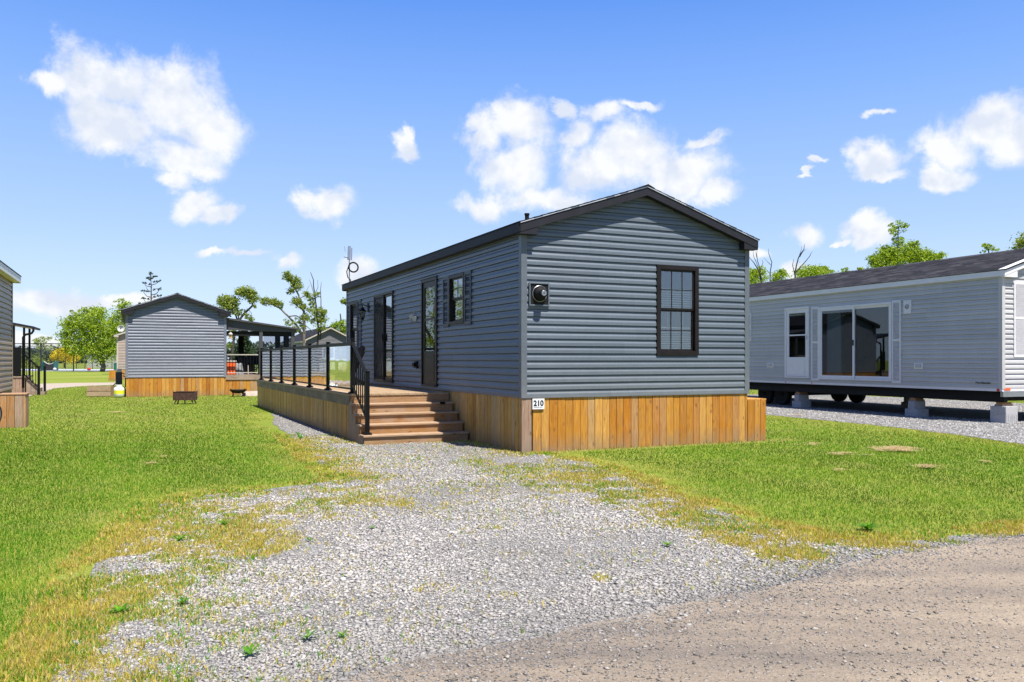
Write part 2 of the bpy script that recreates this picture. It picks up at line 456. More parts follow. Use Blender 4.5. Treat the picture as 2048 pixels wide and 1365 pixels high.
plain('concrete_block', (.46, .45, .44), .9, var=.15, nscale=20, bstr=.6, bscale=120)
plain('steel', (.45, .46, .48), .35, .8)
plain('rust', (.075, .035, .025), .8, .2, var=.5, nscale=14)
plain('rubber', (.012, .012, .012), .85)
plain('tank_white', (.75, .76, .72), .35, var=.06)
plain('tank_yellow', (.78, .74, .03), .45, var=.06)
plain('green_plastic', (.01, .12, .10), .5)
plain('orange_plastic', (.85, .13, .02), .5)
plain('pale_cloth', (.42, .32, .26), .9, var=.25, nscale=12)
plain('red_planter', (.35, .07, .03), .7, var=.3)
plain('dark_cloth', (.025, .022, .022), .85, var=.6, nscale=18)
plain('grey_cloth', (.20, .20, .21), .85, var=.5, nscale=10)
plain('light_post', (.60, .60, .58), .6)
plain('red_paint', (.6, .01, .01), .5)
plain('amber_glass', (.75, .42, .12), .3)  # opaque amber base colour for the porch lantern glass
plain('black_chain', (.01, .012, .014), .5)
plain('sign_white', (.80, .80, .80), .45, var=.03)
plain('ink_black', (.01, .01, .012), .5)
plain('bark_grey', (.17, .14, .115), .9, var=.35, nscale=5, bstr=.6, bscale=20)
plain('bark_dark', (.055, .045, .040), .9, var=.35, nscale=5)
plain('plaque_metal', (.55, .55, .52), .35, .5, var=.6, nscale=60)
plain('court_surface', (.45, .50, .62), .8)
glass_mat('window_glass', (.62, .68, .68), 1.4, .10)
glass_mat('door_glass', (.62, .68, .70), 1.1, .02)
glass_mat('rail_glass', (.93, .95, .95), 1.6, .02, wav=.10)
glass_mat('screen_glass', (.75, .75, .78), 1.2, .04)
CEDAR = [(.47, .19, .016), (.64, .31, .035), (.53, .225, .02), (.74, .42, .10), (.41, .15, .012), (.66, .34, .05), (.56, .22, .015), (.54, .36, .18), (.72, .38, .06)]
wood_mat('cedar_plank', CEDAR, weather=.06)
wood_mat('box_wood', [(.55, .28, .10), (.46, .36, .29), (.60, .31, .11), (.42, .25, .12)], weather=.3)
OLIVE = [(.50, .36, .12), (.42, .28, .09), (.46, .33, .14), (.36, .24, .09), (.52, .38, .17)]
wood_mat('treated_plank', [(.78,.48,.12),(.56,.33,.07),(.88,.60,.22),(.50,.28,.06),(.72,.43,.10),(.62,.44,.20),(.84,.54,.14)], weather=.08)
STEP = [(.40, .245, .115), (.47, .30, .15), (.36, .22, .11), (.43, .23, .08)]
wood_mat('step_wood', STEP, along='x', weather=.3)
wood_mat('tread_wood', [(.52, .38, .25), (.47, .34, .22), (.56, .42, .28)], along='x', weather=.2)
wood_mat('deck_board', [(.50, .38, .23), (.44, .33, .20), (.56, .44, .28), (.48, .36, .22)], along='y', weather=.35, knot=False)
wood_mat('rim_wood', [(.22, .19, .15), (.20, .17, .14)], along='y', weather=.4, knot=False)
wood_mat('post_wood', [(.42, .30, .22), (.38, .27, .19)], along='z', weather=.3)
wood_mat('grey_wood', [(.34, .28, .22), (.40, .33, .26)], along='x', weather=.3)
shingle_mat('shingle_dark', (.010, .010, .013), (.030, .030, .036))
shingle_mat('shingle_brown', (.015, .015, .0165), (.060, .058, .063))
col_mat('grass_blade', .6, .38, .2)
col_mat('leaf', .5, .35)
col_mat('stone', .85, 0)

def screen_mat():
    m, t, b, o = new_mat('insect_screen')
    b.inputs['Base Color'].default_value = (.012, .012, .013, 1); b.inputs['Roughness'].default_value = .8
    tr = t.nodes.new('ShaderNodeBsdfTransparent'); mx = t.nodes.new('ShaderNodeMixShader'); mx.inputs[0].default_value = .5
    t.links.new(tr.outputs[0], mx.inputs[1]); t.links.new(b.outputs[0], mx.inputs[2]); t.links.new(mx.outputs[0], o.inputs[0])
screen_mat()
# ---------------------------------------------------------------- ground sheets
A1 = math.radians(24.57)          # heading of the rows of homes
OX, OY = 0.154, 12.8              # near ground corner of the main home
ca, sa = math.cos(A1), math.sin(A1)
def uv(u, v):
    return (OX + u * ca - v * sa, OY + u * sa + v * ca)

def ground_mat():
    m, t, b, o = new_mat('lawn_ground')
    v = objco(t)
    big = noise(t, v, .12, 5); mid = noise(t, v, 1.1, 6, .65); fine = noise(t, v, 34, 3)
    c = ramp(t, big, [(.3, (.135, .20, .02)), (.55, (.19, .235, .033)), (.75, (.25, .25, .06))])
    c = mixc(t, ramp(t, mid, [(.45, (0, 0, 0)), (.75, (.7, .7, .7))]), c, (.23, .22, .065))
    c = mixc(t, 1.0, c, ramp(t, fine, [(.3, (.55, .6, .5)), (.7, (1.25, 1.2, 1.2))]), 'MULTIPLY')
    t.links.new(c, b.inputs['Base Color']); b.inputs['Roughness'].default_value = .95; b.inputs['Specular IOR Level'].default_value = .1
    bump(t, b, fine, .8, .03)
def gravel_mat(name, cols, scale=48, tint=None):
    m, t, b, o = new_mat(name)
    v = objco(t)
    w = t.nodes.new('ShaderNodeTexVoronoi'); w.inputs['Scale'].default_value = scale; t.links.new(v, w.inputs['Vector'])
    sx = t.nodes.new('ShaderNodeSeparateXYZ'); t.links.new(w.outputs['Color'], sx.inputs[0])
    c = ramp(t, sx.outputs[0], [(i / (len(cols) - 1), tuple(q * .68 for q in k)) for i, k in enumerate(cols)])
    edge = ramp(t, w.outputs['Distance'], [(.0, (1.05, 1.05, 1.05)), (.45, (.9, .9, .9)), (.75, (.45, .45, .45))])
    c = mixc(t, 1.0, c, edge, 'MULTIPLY')
    big = noise(t, v, .9, 6, .7)
    c = mixc(t, 1.0, c, ramp(t, big, [(.3, (.80, .78, .76)), (.7, (1.08, 1.08, 1.1))]), 'MULTIPLY')
    t.links.new(c, b.inputs['Base Color']); b.inputs['Roughness'].default_value = .95; b.inputs['Specular IOR Level'].default_value = .15
    inv = math_node(t, 'SUBTRACT', 1.0, w.outputs['Distance'])
    bump(t, b, math_node(t, 'MULTIPLY', inv, sx.outputs[1]), 1.0, .03)
def road_mat():
    m, t, b, o = new_mat('dirt_road')
    v = objco(t)
    mp = t.nodes.new('ShaderNodeMapping'); t.links.new(v, mp.inputs[0]); mp.inputs['Rotation'].default_value = (0, 0, -math.radians(31)); mp.inputs['Scale'].default_value = (.35, 1.6, 1)
    track = noise(t, mp.outputs[0], 1.2, 5, .6)
    c = ramp(t, track, [(.30, (.168, .146, .126)), (.5, (.268, .220, .170)), (.68, (.352, .286, .212))])
    sp = noise(t, v, 60, 5, .7)
    c = mixc(t, 1.0, c, ramp(t, sp, [(.32, (.68, .68, .69)), (.5, (.97, .97, .97)), (.72, (1.18, 1.18, 1.16))]), 'MULTIPLY')
    w = t.nodes.new('ShaderNodeTexVoronoi'); w.inputs['Scale'].default_value = 38; t.links.new(v, w.inputs['Vector'])
    sx = t.nodes.new('ShaderNodeSeparateXYZ'); t.links.new(w.outputs['Color'], sx.inputs[0])
    has = ramp(t, sx.outputs[0], [(.72, (0, 0, 0)), (.74, (1, 1, 1))])
    dot = ramp(t, w.outputs['Distance'], [(.25, (1, 1, 1)), (.38, (0, 0, 0))])
    f = math_node(t, 'MULTIPLY', has, dot)
    c = mixc(t, math_node(t, 'MULTIPLY', f, .6), c, (.42, .39, .36))
    t.links.new(c, b.inputs['Base Color']); b.inputs['Roughness'].default_value = .95; b.inputs['Specular IOR Level'].default_value = .1
    h = math_node(t, 'ADD', math_node(t, 'MULTIPLY', sp, .8), math_node(t, 'MULTIPLY', f, .5))
    bump(t, b, h, 1.0, .02)
ground_mat(); road_mat()
GRAV = [(.20, .195, .185), (.40, .39, .37), (.50, .49, .465), (.33, .32, .30), (.56, .55, .52), (.27, .265, .25)]
gravel_mat('gravel', GRAV)
gravel_mat('fine_gravel', [(.24, .235, .23), (.36, .35, .34), (.46, .45, .44), (.31, .30, .30)], 60)
plain('sand_path', (.37, .30, .235), .95, var=.12)

def sheet(name, poly, z, mat, step=.06, jit=.05, curve=True):
    """flat patch with a ragged outline"""
    pts = []
    n = len(poly)
    for i in range(n):
        a, c = poly[i], poly[(i + 1) % n]
        L = math.hypot(c[0]-a[0], c[1]-a[1]); k = max(1, min(400, int(L / step)))
        nx, ny = -(c[1]-a[1]) / max(L, 1e-6), (c[0]-a[0]) / max(L, 1e-6)
        for j in range(k):
            f = j / k; x = a[0] + (c[0]-a[0]) * f; y = a[1] + (c[1]-a[1]) * f
            s = (float(fbm(x, y, 2.5, 4)) - .5) * 5 * jit
            pts.append((x + nx * s, y + ny * s, z))
    from mathutils.geometry import delaunay_2d_cdt
    pv = [Vector((p[0], p[1])) for p in pts]; m_ = len(pv)
    vo, _, fo, _, _, _ = delaunay_2d_cdt(pv, [(i, (i+1) % m_) for i in range(m_)], [], 0, 1e-5)
    cx_ = np.array([sum(vo[i].x for i in f)/3 for f in fo]); cy_ = np.array([sum(vo[i].y for i in f)/3 for f in fo])
    keep = inpoly(cx_, cy_, [(p[0], p[1]) for p in pts])
    me = bpy.data.meshes.new(name); bm = bmesh.new()
    vs = [bm.verts.new((p.x, p.y, z)) for p in vo]
    for f, k_ in zip(fo, keep):
        if k_: bm.faces.new([vs[i] for i in f])
    bm.normal_update()
    for f in bm.faces:
        if f.normal.z < 0: f.normal_flip()
    bm.to_mesh(me); bm.free(); me.materials.append(MATS[mat])
    o = bpy.data.objects.new(name, me); COL.objects.link(o); o['kind'] = 'structure'
    return o
gm = MB(); gm.add([(-1500, -300, 0), (1500, -300, 0), (1500, 2500, 0), (-1500, 2500, 0)], [(0, 1, 2, 3)])
g = gm.build('ground', 'lawn_ground'); g['kind'] = 'structure'

G = lambda *pts: [gp(*p) for p in pts]
# light grey gravel drive in front of the home (ground coordinates read off the picture)
DRIVE = G((575, 868), (640, 925), (705, 958), (560, 978), (430, 990), (330, 1008), (300, 1040), (235, 1100), (185, 1160), (165, 1230), (120, 1330), (90, 1420), (-250, 1700)) + \
        [(2.0, 1.6), (8.0, 5.6), (11.5, 7.9)] + G((2300, 1028), (2048, 1058), (1830, 1086), (1650, 1078), (1500, 1046), (1400, 1010), (1270, 958), (1170, 925)) + \
        [uv(.15, .03), uv(-.0, 2.2), uv(-1.9, 3.1), uv(-1.9, 10.6), uv(-2.05, 11.4)] + G((548, 846))
sheet('driveway', DRIVE, .004, 'gravel', .07, .05)
ROAD = G((2500, 1010), (2048, 1070), (1750, 1122), (1500, 1180), (1300, 1232), (1100, 1275), (800, 1330), (620, 1375)) + [(-1.6, 3.4), (-4.5, 1.8), (-4, -9), (12, -9), (40, 18)]
sheet('road', ROAD, .008, 'dirt_road', .07, .04)
A2 = math.radians(22.3); RX, RY = 11.10, 18.8
c2, s2 = math.cos(A2), math.sin(A2)
def uv2(u, v): return (RX + u * c2 - v * s2, RY + u * s2 + v * c2)
PAD = [uv2(-2.8, 14.5), uv2(-2.95, 9), uv2(-3.05, 4), uv2(-3.1, .5), uv2(-3.4, -1.4), uv2(-4.0, -3.4), uv2(-4.6, -5.2), uv2(7, -7), uv2(8, 2), uv2(8.5, 6), uv2(8, 15)]
sheet('gravel_pad', PAD, .004, 'gravel', .12, .06)
PATH = G((40, 800), (75, 787), (110, 777), (170, 772.5), (240, 770.5), (240, 765.5), (150, 766.5), (80, 768), (0, 770), (-200, 775), (-200, 800))
sheet('path', PATH, .006, 'sand_path', .3, .08)

# ---------------------------------------------------------------- wall systems
def front_xf(s, o, z): return (s, -o, z)              # wall on y = 0 facing -y
def side_xf(s, o, z): return (-o, s, z)               # wall on x = 0 facing -x
PROF = [(0, .016), (.048, .0135), (.056, .0105), (.074, .002), (.084, 0), (.100, -.001), (.1143, -.008)]
def siding(xf, s0, s1, z0, z1, clip=None, holes=(), lap=.1143, fine=True):
    mb = MB(xf); tone = {}
    k = lap / .1143
    prof = PROF if fine else [(0, .015), (.055, .012), (.078, .002), (.1, 0), (.1143, -.008)]
    rows = []; z = z0
    while z < z1:
        for dz, o in prof:
            if z + dz * k <= z1 + 1e-6: rows.append((z + dz * k, o))
        z += lap
    for (za, oa), (zb, ob) in zip(rows[:-1], rows[1:]):
        zm = (za + zb) / 2
        ca_, cb_ = (clip(za), clip(zb)) if clip else ((s0, s1), (s0, s1))
        if ca_[1] <= ca_[0] or cb_[1] <= cb_[0]: continue
        iv = [[None, None]]
        for (a, b, c, d) in holes:
            if c < zm < d:
                nw = []
                for lo, hi in iv:
                    L_ = s0 if lo is None else lo; H_ = s1 if hi is None else hi
                    if b <= L_ or a >= H_: nw.append([lo, hi]); continue
                    if a > L_: nw.append([lo, a])
                    if b < H_: nw.append([b, hi])
                iv = nw
        for lo, hi in iv:
            a0 = max(s0, ca_[0]) if lo is None else lo; a1 = min(s1, ca_[1]) if hi is None else hi
            b0 = max(s0, cb_[0]) if lo is None else lo; b1 = min(s1, cb_[1]) if hi is None else hi
            kl = int((zm - z0) / (lap*2)); sec = 3.66
            # panels are two laps high and end in staggered overlap seams
            cuts = [a0] + [q for q in [s0 + (tone.setdefault(('o', kl), rng.uniform(.3, 1)) + j) * sec for j in range(8)] if a0 + .15 < q < a1 - .15] + [a1]
            for j in range(len(cuts) - 1):
                p, q = cuts[j], cuts[j+1]; fp = (p - a0)/(a1 - a0); fq = (q - a0)/(a1 - a0)
                dn = .0012 * ((j + kl) % 2) if len(cuts) > 2 else 0
                mb.add([(p, oa+dn, za), (q, oa+dn, za), (b0 + (b1-b0)*fq, ob+dn, zb), (b0 + (b1-b0)*fp, ob+dn, zb)], [(0, 1, 2, 3)], tone.setdefault((kl, j, round(p, 1)), rng.random()))
    return mb

def planks_front(mb, x0, x1, z0, z1, y=0.0, th=.022, w=.140, gap=.005, zj=.0, flip=1):
    x = x0
    while x < x1 - .02:
        ww = w * rng.uniform(.93, 1.05); xe = min(x + ww, x1)
        dy = rng.uniform(-.002, .002)
        mb.cbox(x, y + dy, z0, xe - gap, y + th, z1 - rng.uniform(0, zj), .004, rng.random())
        x += ww
def planks_side(mb, y0, y1, z0, z1, x=0.0, th=.022, w=.140, gap=.011):
    y = y0
    while y < y1 - .02:
        ww = w * rng.uniform(.93, 1.05); ye = min(y + ww, y1); dx = rng.uniform(-.004, .003)
        mb.box(x + dx, y, z0, x + th, ye - gap, z1, rng.random())
        y += ww

def win(parent, xf, s0, s1, z0, z1, fmat, glass='window_glass', grid=(3, 2), blind=None, fw=.062, meeting=True, out=.034, curtains=False, lower_grid=True, gapz=None):
    f = MB(xf)
    f.box(s0, -.03, z0, s0+fw, out, z1).box(s1-fw, -.03, z0, s1, out, z1).box(s0+fw, -.03, z1-fw, s1-fw, out, z1).box(s0+fw, -.03, z0, s1-fw, out, z0+fw)
    a0, a1, b0, b1 = s0+fw, s1-fw, z0+fw, z1-fw
    zm = (b0 + b1) / 2 + .01
    sw = .03
    wn = f.build('window', fmat, parent, bev=.003)
    sash = MB(xf)
    up = (zm, b1, -.002); lo = (b0, zm, -.022)
    secs = [up, lo] if meeting else [(b0, b1, -.002)]
    for (c0, c1, o) in secs:
        sash.box(a0, o-.018, c0, a0+sw, o, c1).box(a1-sw, o-.018, c0, a1, o, c1).box(a0+sw, o-.018, c1-sw, a1-sw, o, c1).box(a0+sw, o-.018, c0, a1-sw, o, c0+sw)
    sash.build('sash', fmat, wn)
    gr = MB(xf); 
    for i, (c0, c1, o) in enumerate(secs):
        p = MB(xf).box(a0+sw, o-.012, c0+sw, a1-sw, o-.008, c1-sw); p.build('pane', glass, wn)
        if grid and (i == 0 or lower_grid):
            nx, ny = grid
            for k in range(1, nx):
                s = a0+sw + (a1-a0-2*sw)*k/nx; gr.box(s-.007, o-.0075, c0+sw, s+.007, o-.003, c1-sw)
            for k in range(1, ny):
                z = c0+sw + (c1-c0-2*sw)*k/ny; gr.box(a0+sw, o-.0072, z-.007, a1-sw, o-.0032, z+.007)
    if grid: gr.build('grille', fmat, wn)
    if blind:
        bl = MB(xf); z = blind[1]
        while z > blind[0]:
            if gapz and gapz[0] < z < gapz[1]: z -= .038; continue
            bl.add([(a0+.02, -.055, z), (a1-.02, -.055, z), (a1-.02, -.082, z+.020), (a0+.02, -.082, z+.020)], [(0, 1, 2, 3)])
            bl.add([(a0+.02, -.055, z), (a1-.02, -.055, z), (a1-.02, -.056, z-.003), (a0+.02, -.056, z-.003)], [(0, 1, 2, 3)])
            z -= .038
        for k in range(2):
            s = a0 + (a1-a0) * (.28 + .44*k); bl.box(s-.006, -.052, blind[0], s+.006, -.05, blind[1])
        bl.build('blind', 'blind_white', wn, fix=False)
    if curtains:
        cu = MB(xf); n = 26
        for k in range(n):
            s = a0 + (a1-a0)*k/n; s2 = a0 + (a1-a0)*(k+1)/n
            o1 = -.07 + .012*math.sin(k*1.9); o2 = -.07 + .012*math.sin((k+1)*1.9)
            cu.add([(s, o1, zm), (s2, o2, zm), (s2, o2, b1), (s, o1, b1)], [(0, 1, 2, 3)])
        cu.build('curtain', 'white_vinyl', wn, fix=False)
    return wn

def shutter(parent, xf, s0, s1, z0, z1, mat, out=.028, pitch=.034):
    m = MB(xf); fw = .045 if s1 - s0 > .2 else .03
    m.box(s0, 0, z0, s0+fw, out, z1).box(s1-fw, 0, z0, s1, out, z1)
    zc = z0 + (z1-z0)*.52
    m.box(s0+fw, 0, z1-.06, s1-fw, out-.001, z1).box(s0+fw, 0, z0, s1-fw, out-.001, z0+.06).box(s0+fw, 0, zc-.03, s1-fw, out-.001, zc+.03)
    m.box(s0+fw, 0, z0+.06, s1-fw, out-.022, zc-.03).box(s0+fw, 0, zc+.03, s1-fw, out-.022, z1-.06)
    for (a, b) in ((z0+.06, zc-.03), (zc+.03, z1-.06)):
        z = a + .006
        while z < b - .02:
            m.add([(s0+fw, out-.002, z), (s1-fw, out-.002, z), (s1-fw, out-.020, z+pitch*.7), (s0+fw, out-.020, z+pitch*.7)], [(0, 1, 2, 3)])
            m.add([(s0+fw, out-.002, z), (s1-fw, out-.002, z), (s1-fw, out-.020, z), (s0+fw, out-.020, z)], [(3, 2, 1, 0)])
            z += pitch
    return m.build('shutter', mat, parent)

def storm_door(parent, xf, s0, s1, z0, z1, fmat, dmat, zsplit, hood=False):
    fw = .055
    f = MB(xf); f.box(s0, -.05, z0, s0+fw, .036, z1).box(s1-fw, -.05, z0, s1, .036, z1).box(s0+fw, -.05, z1-fw, s1-fw, .036, z1).box(s0+fw, -.05, z0, s1-fw, .05, z0+.035)
    if hood: f.box(s0-.03, 0, z1, s1+.03, .05, z1+.015)
    d = f.build('door', fmat, parent, bev=.002)
    a0, a1, b0, b1 = s0+fw, s1-fw, z0+.035, z1-fw
    sl = MB(xf); st = .11
    sl.box(a0, -.02, b0, a0+st, .012, b1).box(a1-st, -.02, b0, a1, .012, b1).box(a0+st, -.02, b1-.12, a1-st, .012, b1).box(a0+st, -.02, b0, a1-st, .012, zsplit)
    zm = (zsplit + b1 - .12) / 2
    sl.box(a0+st, -.02, zm-.02, a1-st, .013, zm+.02)
    sl.box(a0+st+.03, .012, b0+.06, a1-st-.03, .018, zsplit-.06)
    sl.build('leaf', dmat, d, bev=.002)
    MB(xf).box(a0+st, -.006, zm+.02, a1-st, -.002, b1-.12).build('pane', 'door_glass', d)
    MB(xf).box(a0+st, -.006, zsplit, a1-st, -.002, zm-.02).build('pane', 'door_glass', d)
    MB(xf).box(a0+.03, .012, zm-.14, a0+.06, .055, zm-.02).build('handle', 'steel' if dmat != 'white_trim' else 'white_trim', d)
    return d

def slider(parent, xf, s0, s1, z0, z1, fmat, header=.055, screen=True, glass='window_glass'):
    fw = .055
    f = MB(xf); f.box(s0, -.06, z0, s0+fw, .04, z1).box(s1-fw, -.06, z0, s1, .04, z1).box(s0+fw, -.06, z1-header, s1-fw, .04, z1).box(s0+fw, -.06, z0, s1-fw, .045, z0+.04)
    d = f.build('sliding_door', fmat, parent, bev=.002)
    a0, a1, b0, b1 = s0+fw, s1-fw, z0+.04, z1-header; sm = (a0+a1)/2; st = .06
    for k, (p, q, o) in enumerate(((a0, sm+.03, .0), (sm-.03, a1, .028))):
        m = MB(xf)
        m.box(p, o-.022, b0, p+st, o, b1).box(q-st, o-.022, b0, q, o, b1).box(p+st, o-.022, b1-st, q-st, o, b1).box(p+st, o-.022, b0, q-st, o, b0+st*1.3)
        m.build('leaf', fmat, d, bev=.002)
        MB(xf).box(p+st, o-.014, b0+st*1.3, q-st, o-.010, b1-st).build('pane', glass, d)
    if screen: MB(xf).box(sm-.0+st*.5, .036, b0+.03, a1-st*.5, .038, b1-.03).build('screen', 'insect_screen', d)
    MB(xf).box(sm-.02, .028, (b0+b1)/2-.08, sm+.0, .055, (b0+b1)/2+.08).build('handle', 'black_metal', d)
    return d

def outlet(parent, xf, s0, s1, z0, z1, mat, name='outlet_box'):
    m = MB(xf); m.box(s0, 0, z0, s1, .022, z1); m.box(s0+.03, .022, z0+.03, s1-.03, .045, z1-.03)
    return m.build(name, mat, parent, bev=.003)

def gable_home(root, w, L, z0, ze, p, e, d, mats, holes_front=(), holes_side=(), side='left', fh=.14, zsoff=.15, interior=True, fine=True, lap=.1143, far_front=False, returns=.30, other_sides=True):
    top = lambda x: ze + p * (min(x, w - x) + e)
    clip = lambda z: ((z - ze + .085) / p - e if z > ze - .085 else 0, w - ((z - ze + .085) / p - e) if z > ze - .085 else w)
    apex = top(w/2)
    siding(front_xf, 0.0, w, z0, apex - .09, clip, holes_front, lap, fine).build('wall', mats['wall'], root, fix=False)
    sd = siding(side_xf, 0.0, L, z0, ze - .06, None, holes_side, lap, fine)
    if side == 'right':
        for i, v in enumerate(sd.V): sd.V[i] = (w - v[0], v[1], v[2])
    sd.build('wall', mats['wall'], root, fix=False)
    if other_sides:
        bk = siding(lambda s, o, z: (w - s, L + o, z), 0.0, w, z0, apex - .09, clip, (), lap, False); bk.build('wall', mats['wall'], root, fix=False)
        ot = siding(side_xf, 0.0, L, z0, ze - .06, None, (), lap, False)
        if side != 'right':
            for i, v in enumerate(ot.V): ot.V[i] = (w - v[0], v[1], v[2])
        ot.build('wall', mats['wall'], root, fix=False)
    t_ = .020; cw = .078
    for (x, sx) in ((0, 1), (w, -1)):
        for (y, sy) in ((0, 1), (L, -1)):
            c = MB(); c.box(x - sx*t_, y - sy*t_, z0 - .01, x + sx*cw, y - sy*.0, ze - .10)
            c.box(x - sx*t_, y, z0 - .01, x, y + sy*cw, ze - .10)
            c.build('corner_trim', mats['corner'], root)
    # inner shell: floor, ceiling, and room walls so windows look into a dim room
    if interior:
        i = .11; zc = ze - .12; zf = z0 + .12
        m = MB()
        m.add([(i, i, zf), (w-i, i, zf), (w-i, L-i, zf), (i, L-i, zf)], [(0, 1, 2, 3)])
        m.add([(i, i, zc), (w-i, i, zc), (w-i, L-i, zc), (i, L-i, zc)], [(3, 2, 1, 0)])
        m.add([(w-i, i, zf), (w-i, L-i, zf), (w-i, L-i, zc), (w-i, i, zc)], [(0, 1, 2, 3)]) if side != 'right' else m.add([(i, i, zf), (i, L-i, zf), (i, L-i, zc), (i, i, zc)], [(0, 1, 2, 3)])
        m.add([(i, L-i, zf), (w-i, L-i, zf), (w-i, L-i, zc), (i, L-i, zc)], [(0, 1, 2, 3)])
        for yy in (3.3, 6.8): m.box(w*.45, yy, zf, w-i, yy+.1, zc)
        m.box(w*.55, .9, zf, w-i-.05, 3.1, zf+.9)
        m.build('interior', mats.get('interior', 'interior_wall'), root, fix=False)
    # roof
    r = MB(); s = math.sqrt(1 + p*p); dx = .135 / s; half = w/2 + e
    for sg in (0, 1):
        x = -e - .025
        while x < w/2:
            x2 = min(x + dx, w/2)
            P_ = [(x, top(x) - .004), (x2 + .02, top(min(x2+.02, w/2)) - .004), (x2 + .02, top(min(x2+.02, w/2)) + .004), (x, top(x) + .013)]
            if sg: P_ = [(w - a, b) for a, b in P_][::-1]
            j = rng.uniform(-.006, .006)
            r.prism_y(P_, -d - .03 + j, L + d + .03, rng.random())
            x = x2 if x2 < w/2 else w
    r.prism_y([(w/2 - .13, top(w/2-.13) + .012), (w/2, apex + .028), (w/2 + .13, top(w/2-.13) + .012), (w/2, apex + .005)], -d - .035, L + d + .035)
    rf = r.build('roof', mats['shingle'], root)
    deckm = MB()
    for sg in (0, 1):
        P_ = [(-e, top(-e) - .03), (w/2, apex - .03), (w/2, apex - .006), (-e, top(-e) - .006)]
        if sg: P_ = [(w - a, b) for a, b in P_][::-1]
        deckm.prism_y(P_, -d, L + d)
    fb = MB(); so = MB()
    for (yf, y2) in ((-d - .014, -d), (L + d, L + d + .014)):
        dr = MB()
        for sg in (0, 1):
            P_ = [(-e, top(-e) - .012 - fh), (w/2, apex - .012 - fh), (w/2, apex - .012), (-e, top(-e) - .012)]
            Q_ = [(-e, top(-e) - .022), (w/2, apex - .022), (w/2, apex - .008), (-e, top(-e) - .008)]
            if sg: P_ = [(w - a, b) for a, b in P_][::-1]; Q_ = [(w - a, b) for a, b in Q_][::-1]
            fb.prism_y(P_, yf, y2)
            q0, q1 = (yf - .012, yf) if yf < 0 else (y2, y2 + .012)
            dr.prism_y(Q_, q0, q1)
            # rake soffit
            S_ = [(-e, top(-e) - .012 - fh + .01), (w/2, apex - .012 - fh + .01), (w/2, apex - fh + .003), (-e, top(-e) - fh + .003)]
            if sg: S_ = [(w - a, b) for a, b in S_][::-1]
            a_, b_ = (y2, .0) if yf < 0 else (L, yf)
            so.prism_y(S_, a_, b_)
            R_ = [(-e, ze - zsoff - .02), (returns - e, ze - zsoff - .02), (returns - e, top(returns - e) - .03 - fh*.9), (-e, top(-e) - .02 - fh*.9)]
            if sg: R_ = [(w - a, b) for a, b in R_][::-1]
            a_, b_ = (yf + .006, -.001) if yf < 0 else (L + .001, y2 - .006)
            fb.prism_y(R_, a_, b_)
        dr.build('drip_edge', mats['drip'], rf)
    for (x, sx) in ((-e, -1), (w + e, 1)):
        fb.box(x, -d, ze - fh - .012, x + sx*.014, L + d, ze - .012)
        so.box(x, -d + .01, ze - zsoff, 0 if sx < 0 else w, L + d - .01, ze - zsoff + .012)
    deckm.build('roof_deck', 'interior_dark', rf)
    fb.build('fascia', mats['fascia'], rf); so.build('soffit', mats.get('soffit', mats['fascia']), rf)
    return top

# ---------------------------------------------------------------- main home
W, LEN, Z0, ZE, PI_ = 4.40, 11.47, .86, 3.545, .322
home = thing('mobile_home', 'slate blue sided park home with black trim, in front of which the gravel drive ends', 'house', (OX, OY, 0), A1)
win_front = (2.47, 3.32, 1.515, 3.03)
hs = [(2.40, 3.20, 2.10, 3.02), (3.87, 4.83, .91, 3.08), (6.90, 8.53, .91, 3.04), (10.2, 11.02, 1.50, 3.0)]
in_ = lambda h, k=.03: (h[0]+k, h[1]-k, h[2]+k, h[3]-k)
gable_home(home, W, LEN, Z0, ZE, PI_, .10, .14,
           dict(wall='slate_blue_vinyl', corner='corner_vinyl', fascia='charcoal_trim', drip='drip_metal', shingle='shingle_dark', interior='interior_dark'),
           holes_front=[in_(win_front)], holes_side=[in_(h) for h in hs], zsoff=.16)
# thin starter strip along the siding bottom
m = MB(); m.box(0, -.016, Z0 - .012, W, .0, Z0 + .002).box(-.016, 0, Z0 - .012, 0, LEN, Z0 + .002); m.build('starter_strip', 'corner_vinyl', home)
sk = MB(); planks_front(sk, .19, W - .0, -.04, Z0 - .012, y=.004); 
b_ = sk.build('skirting', 'cedar_plank', home)
sk = MB(); planks_side(sk, .0, 2.16, -.04, Z0 - .012, x=.004); planks_side(sk, 2.16, LEN, -.04, Z0 - .012, x=.004); sk.build('skirting', 'treated_plank', home)
sk = MB(); sk.box(-.006, -.004, -.04, .16, .022, Z0 - .012, .3); sk.build('corner_board', 'post_wood', home)
sk = MB(); sk.box(.03, .03, -.02, W - .03, LEN, Z0 - .02); sk.build('skirting_core', 'interior_dark', home)
sk = MB(); planks_front(sk, W + .005, W + .42, -.04, .725, y=.0); planks_side(sk, .03, 1.1, -.04, .725, x=W + .395); sk.box(W + .0, .01, .727, W + .425, 1.1, .75, .4)
sk.build('side_box', 'cedar_plank', home)
m = MB(); m.box(W + .02, .04, 0, W + .38, 1.05, .72); m.build('side_box_core', 'interior_dark', home)
w1 = win(home, front_xf, *win_front, 'black_trim', blind=(1.62, 2.62), fw=.075, gapz=(1.98, 2.28))
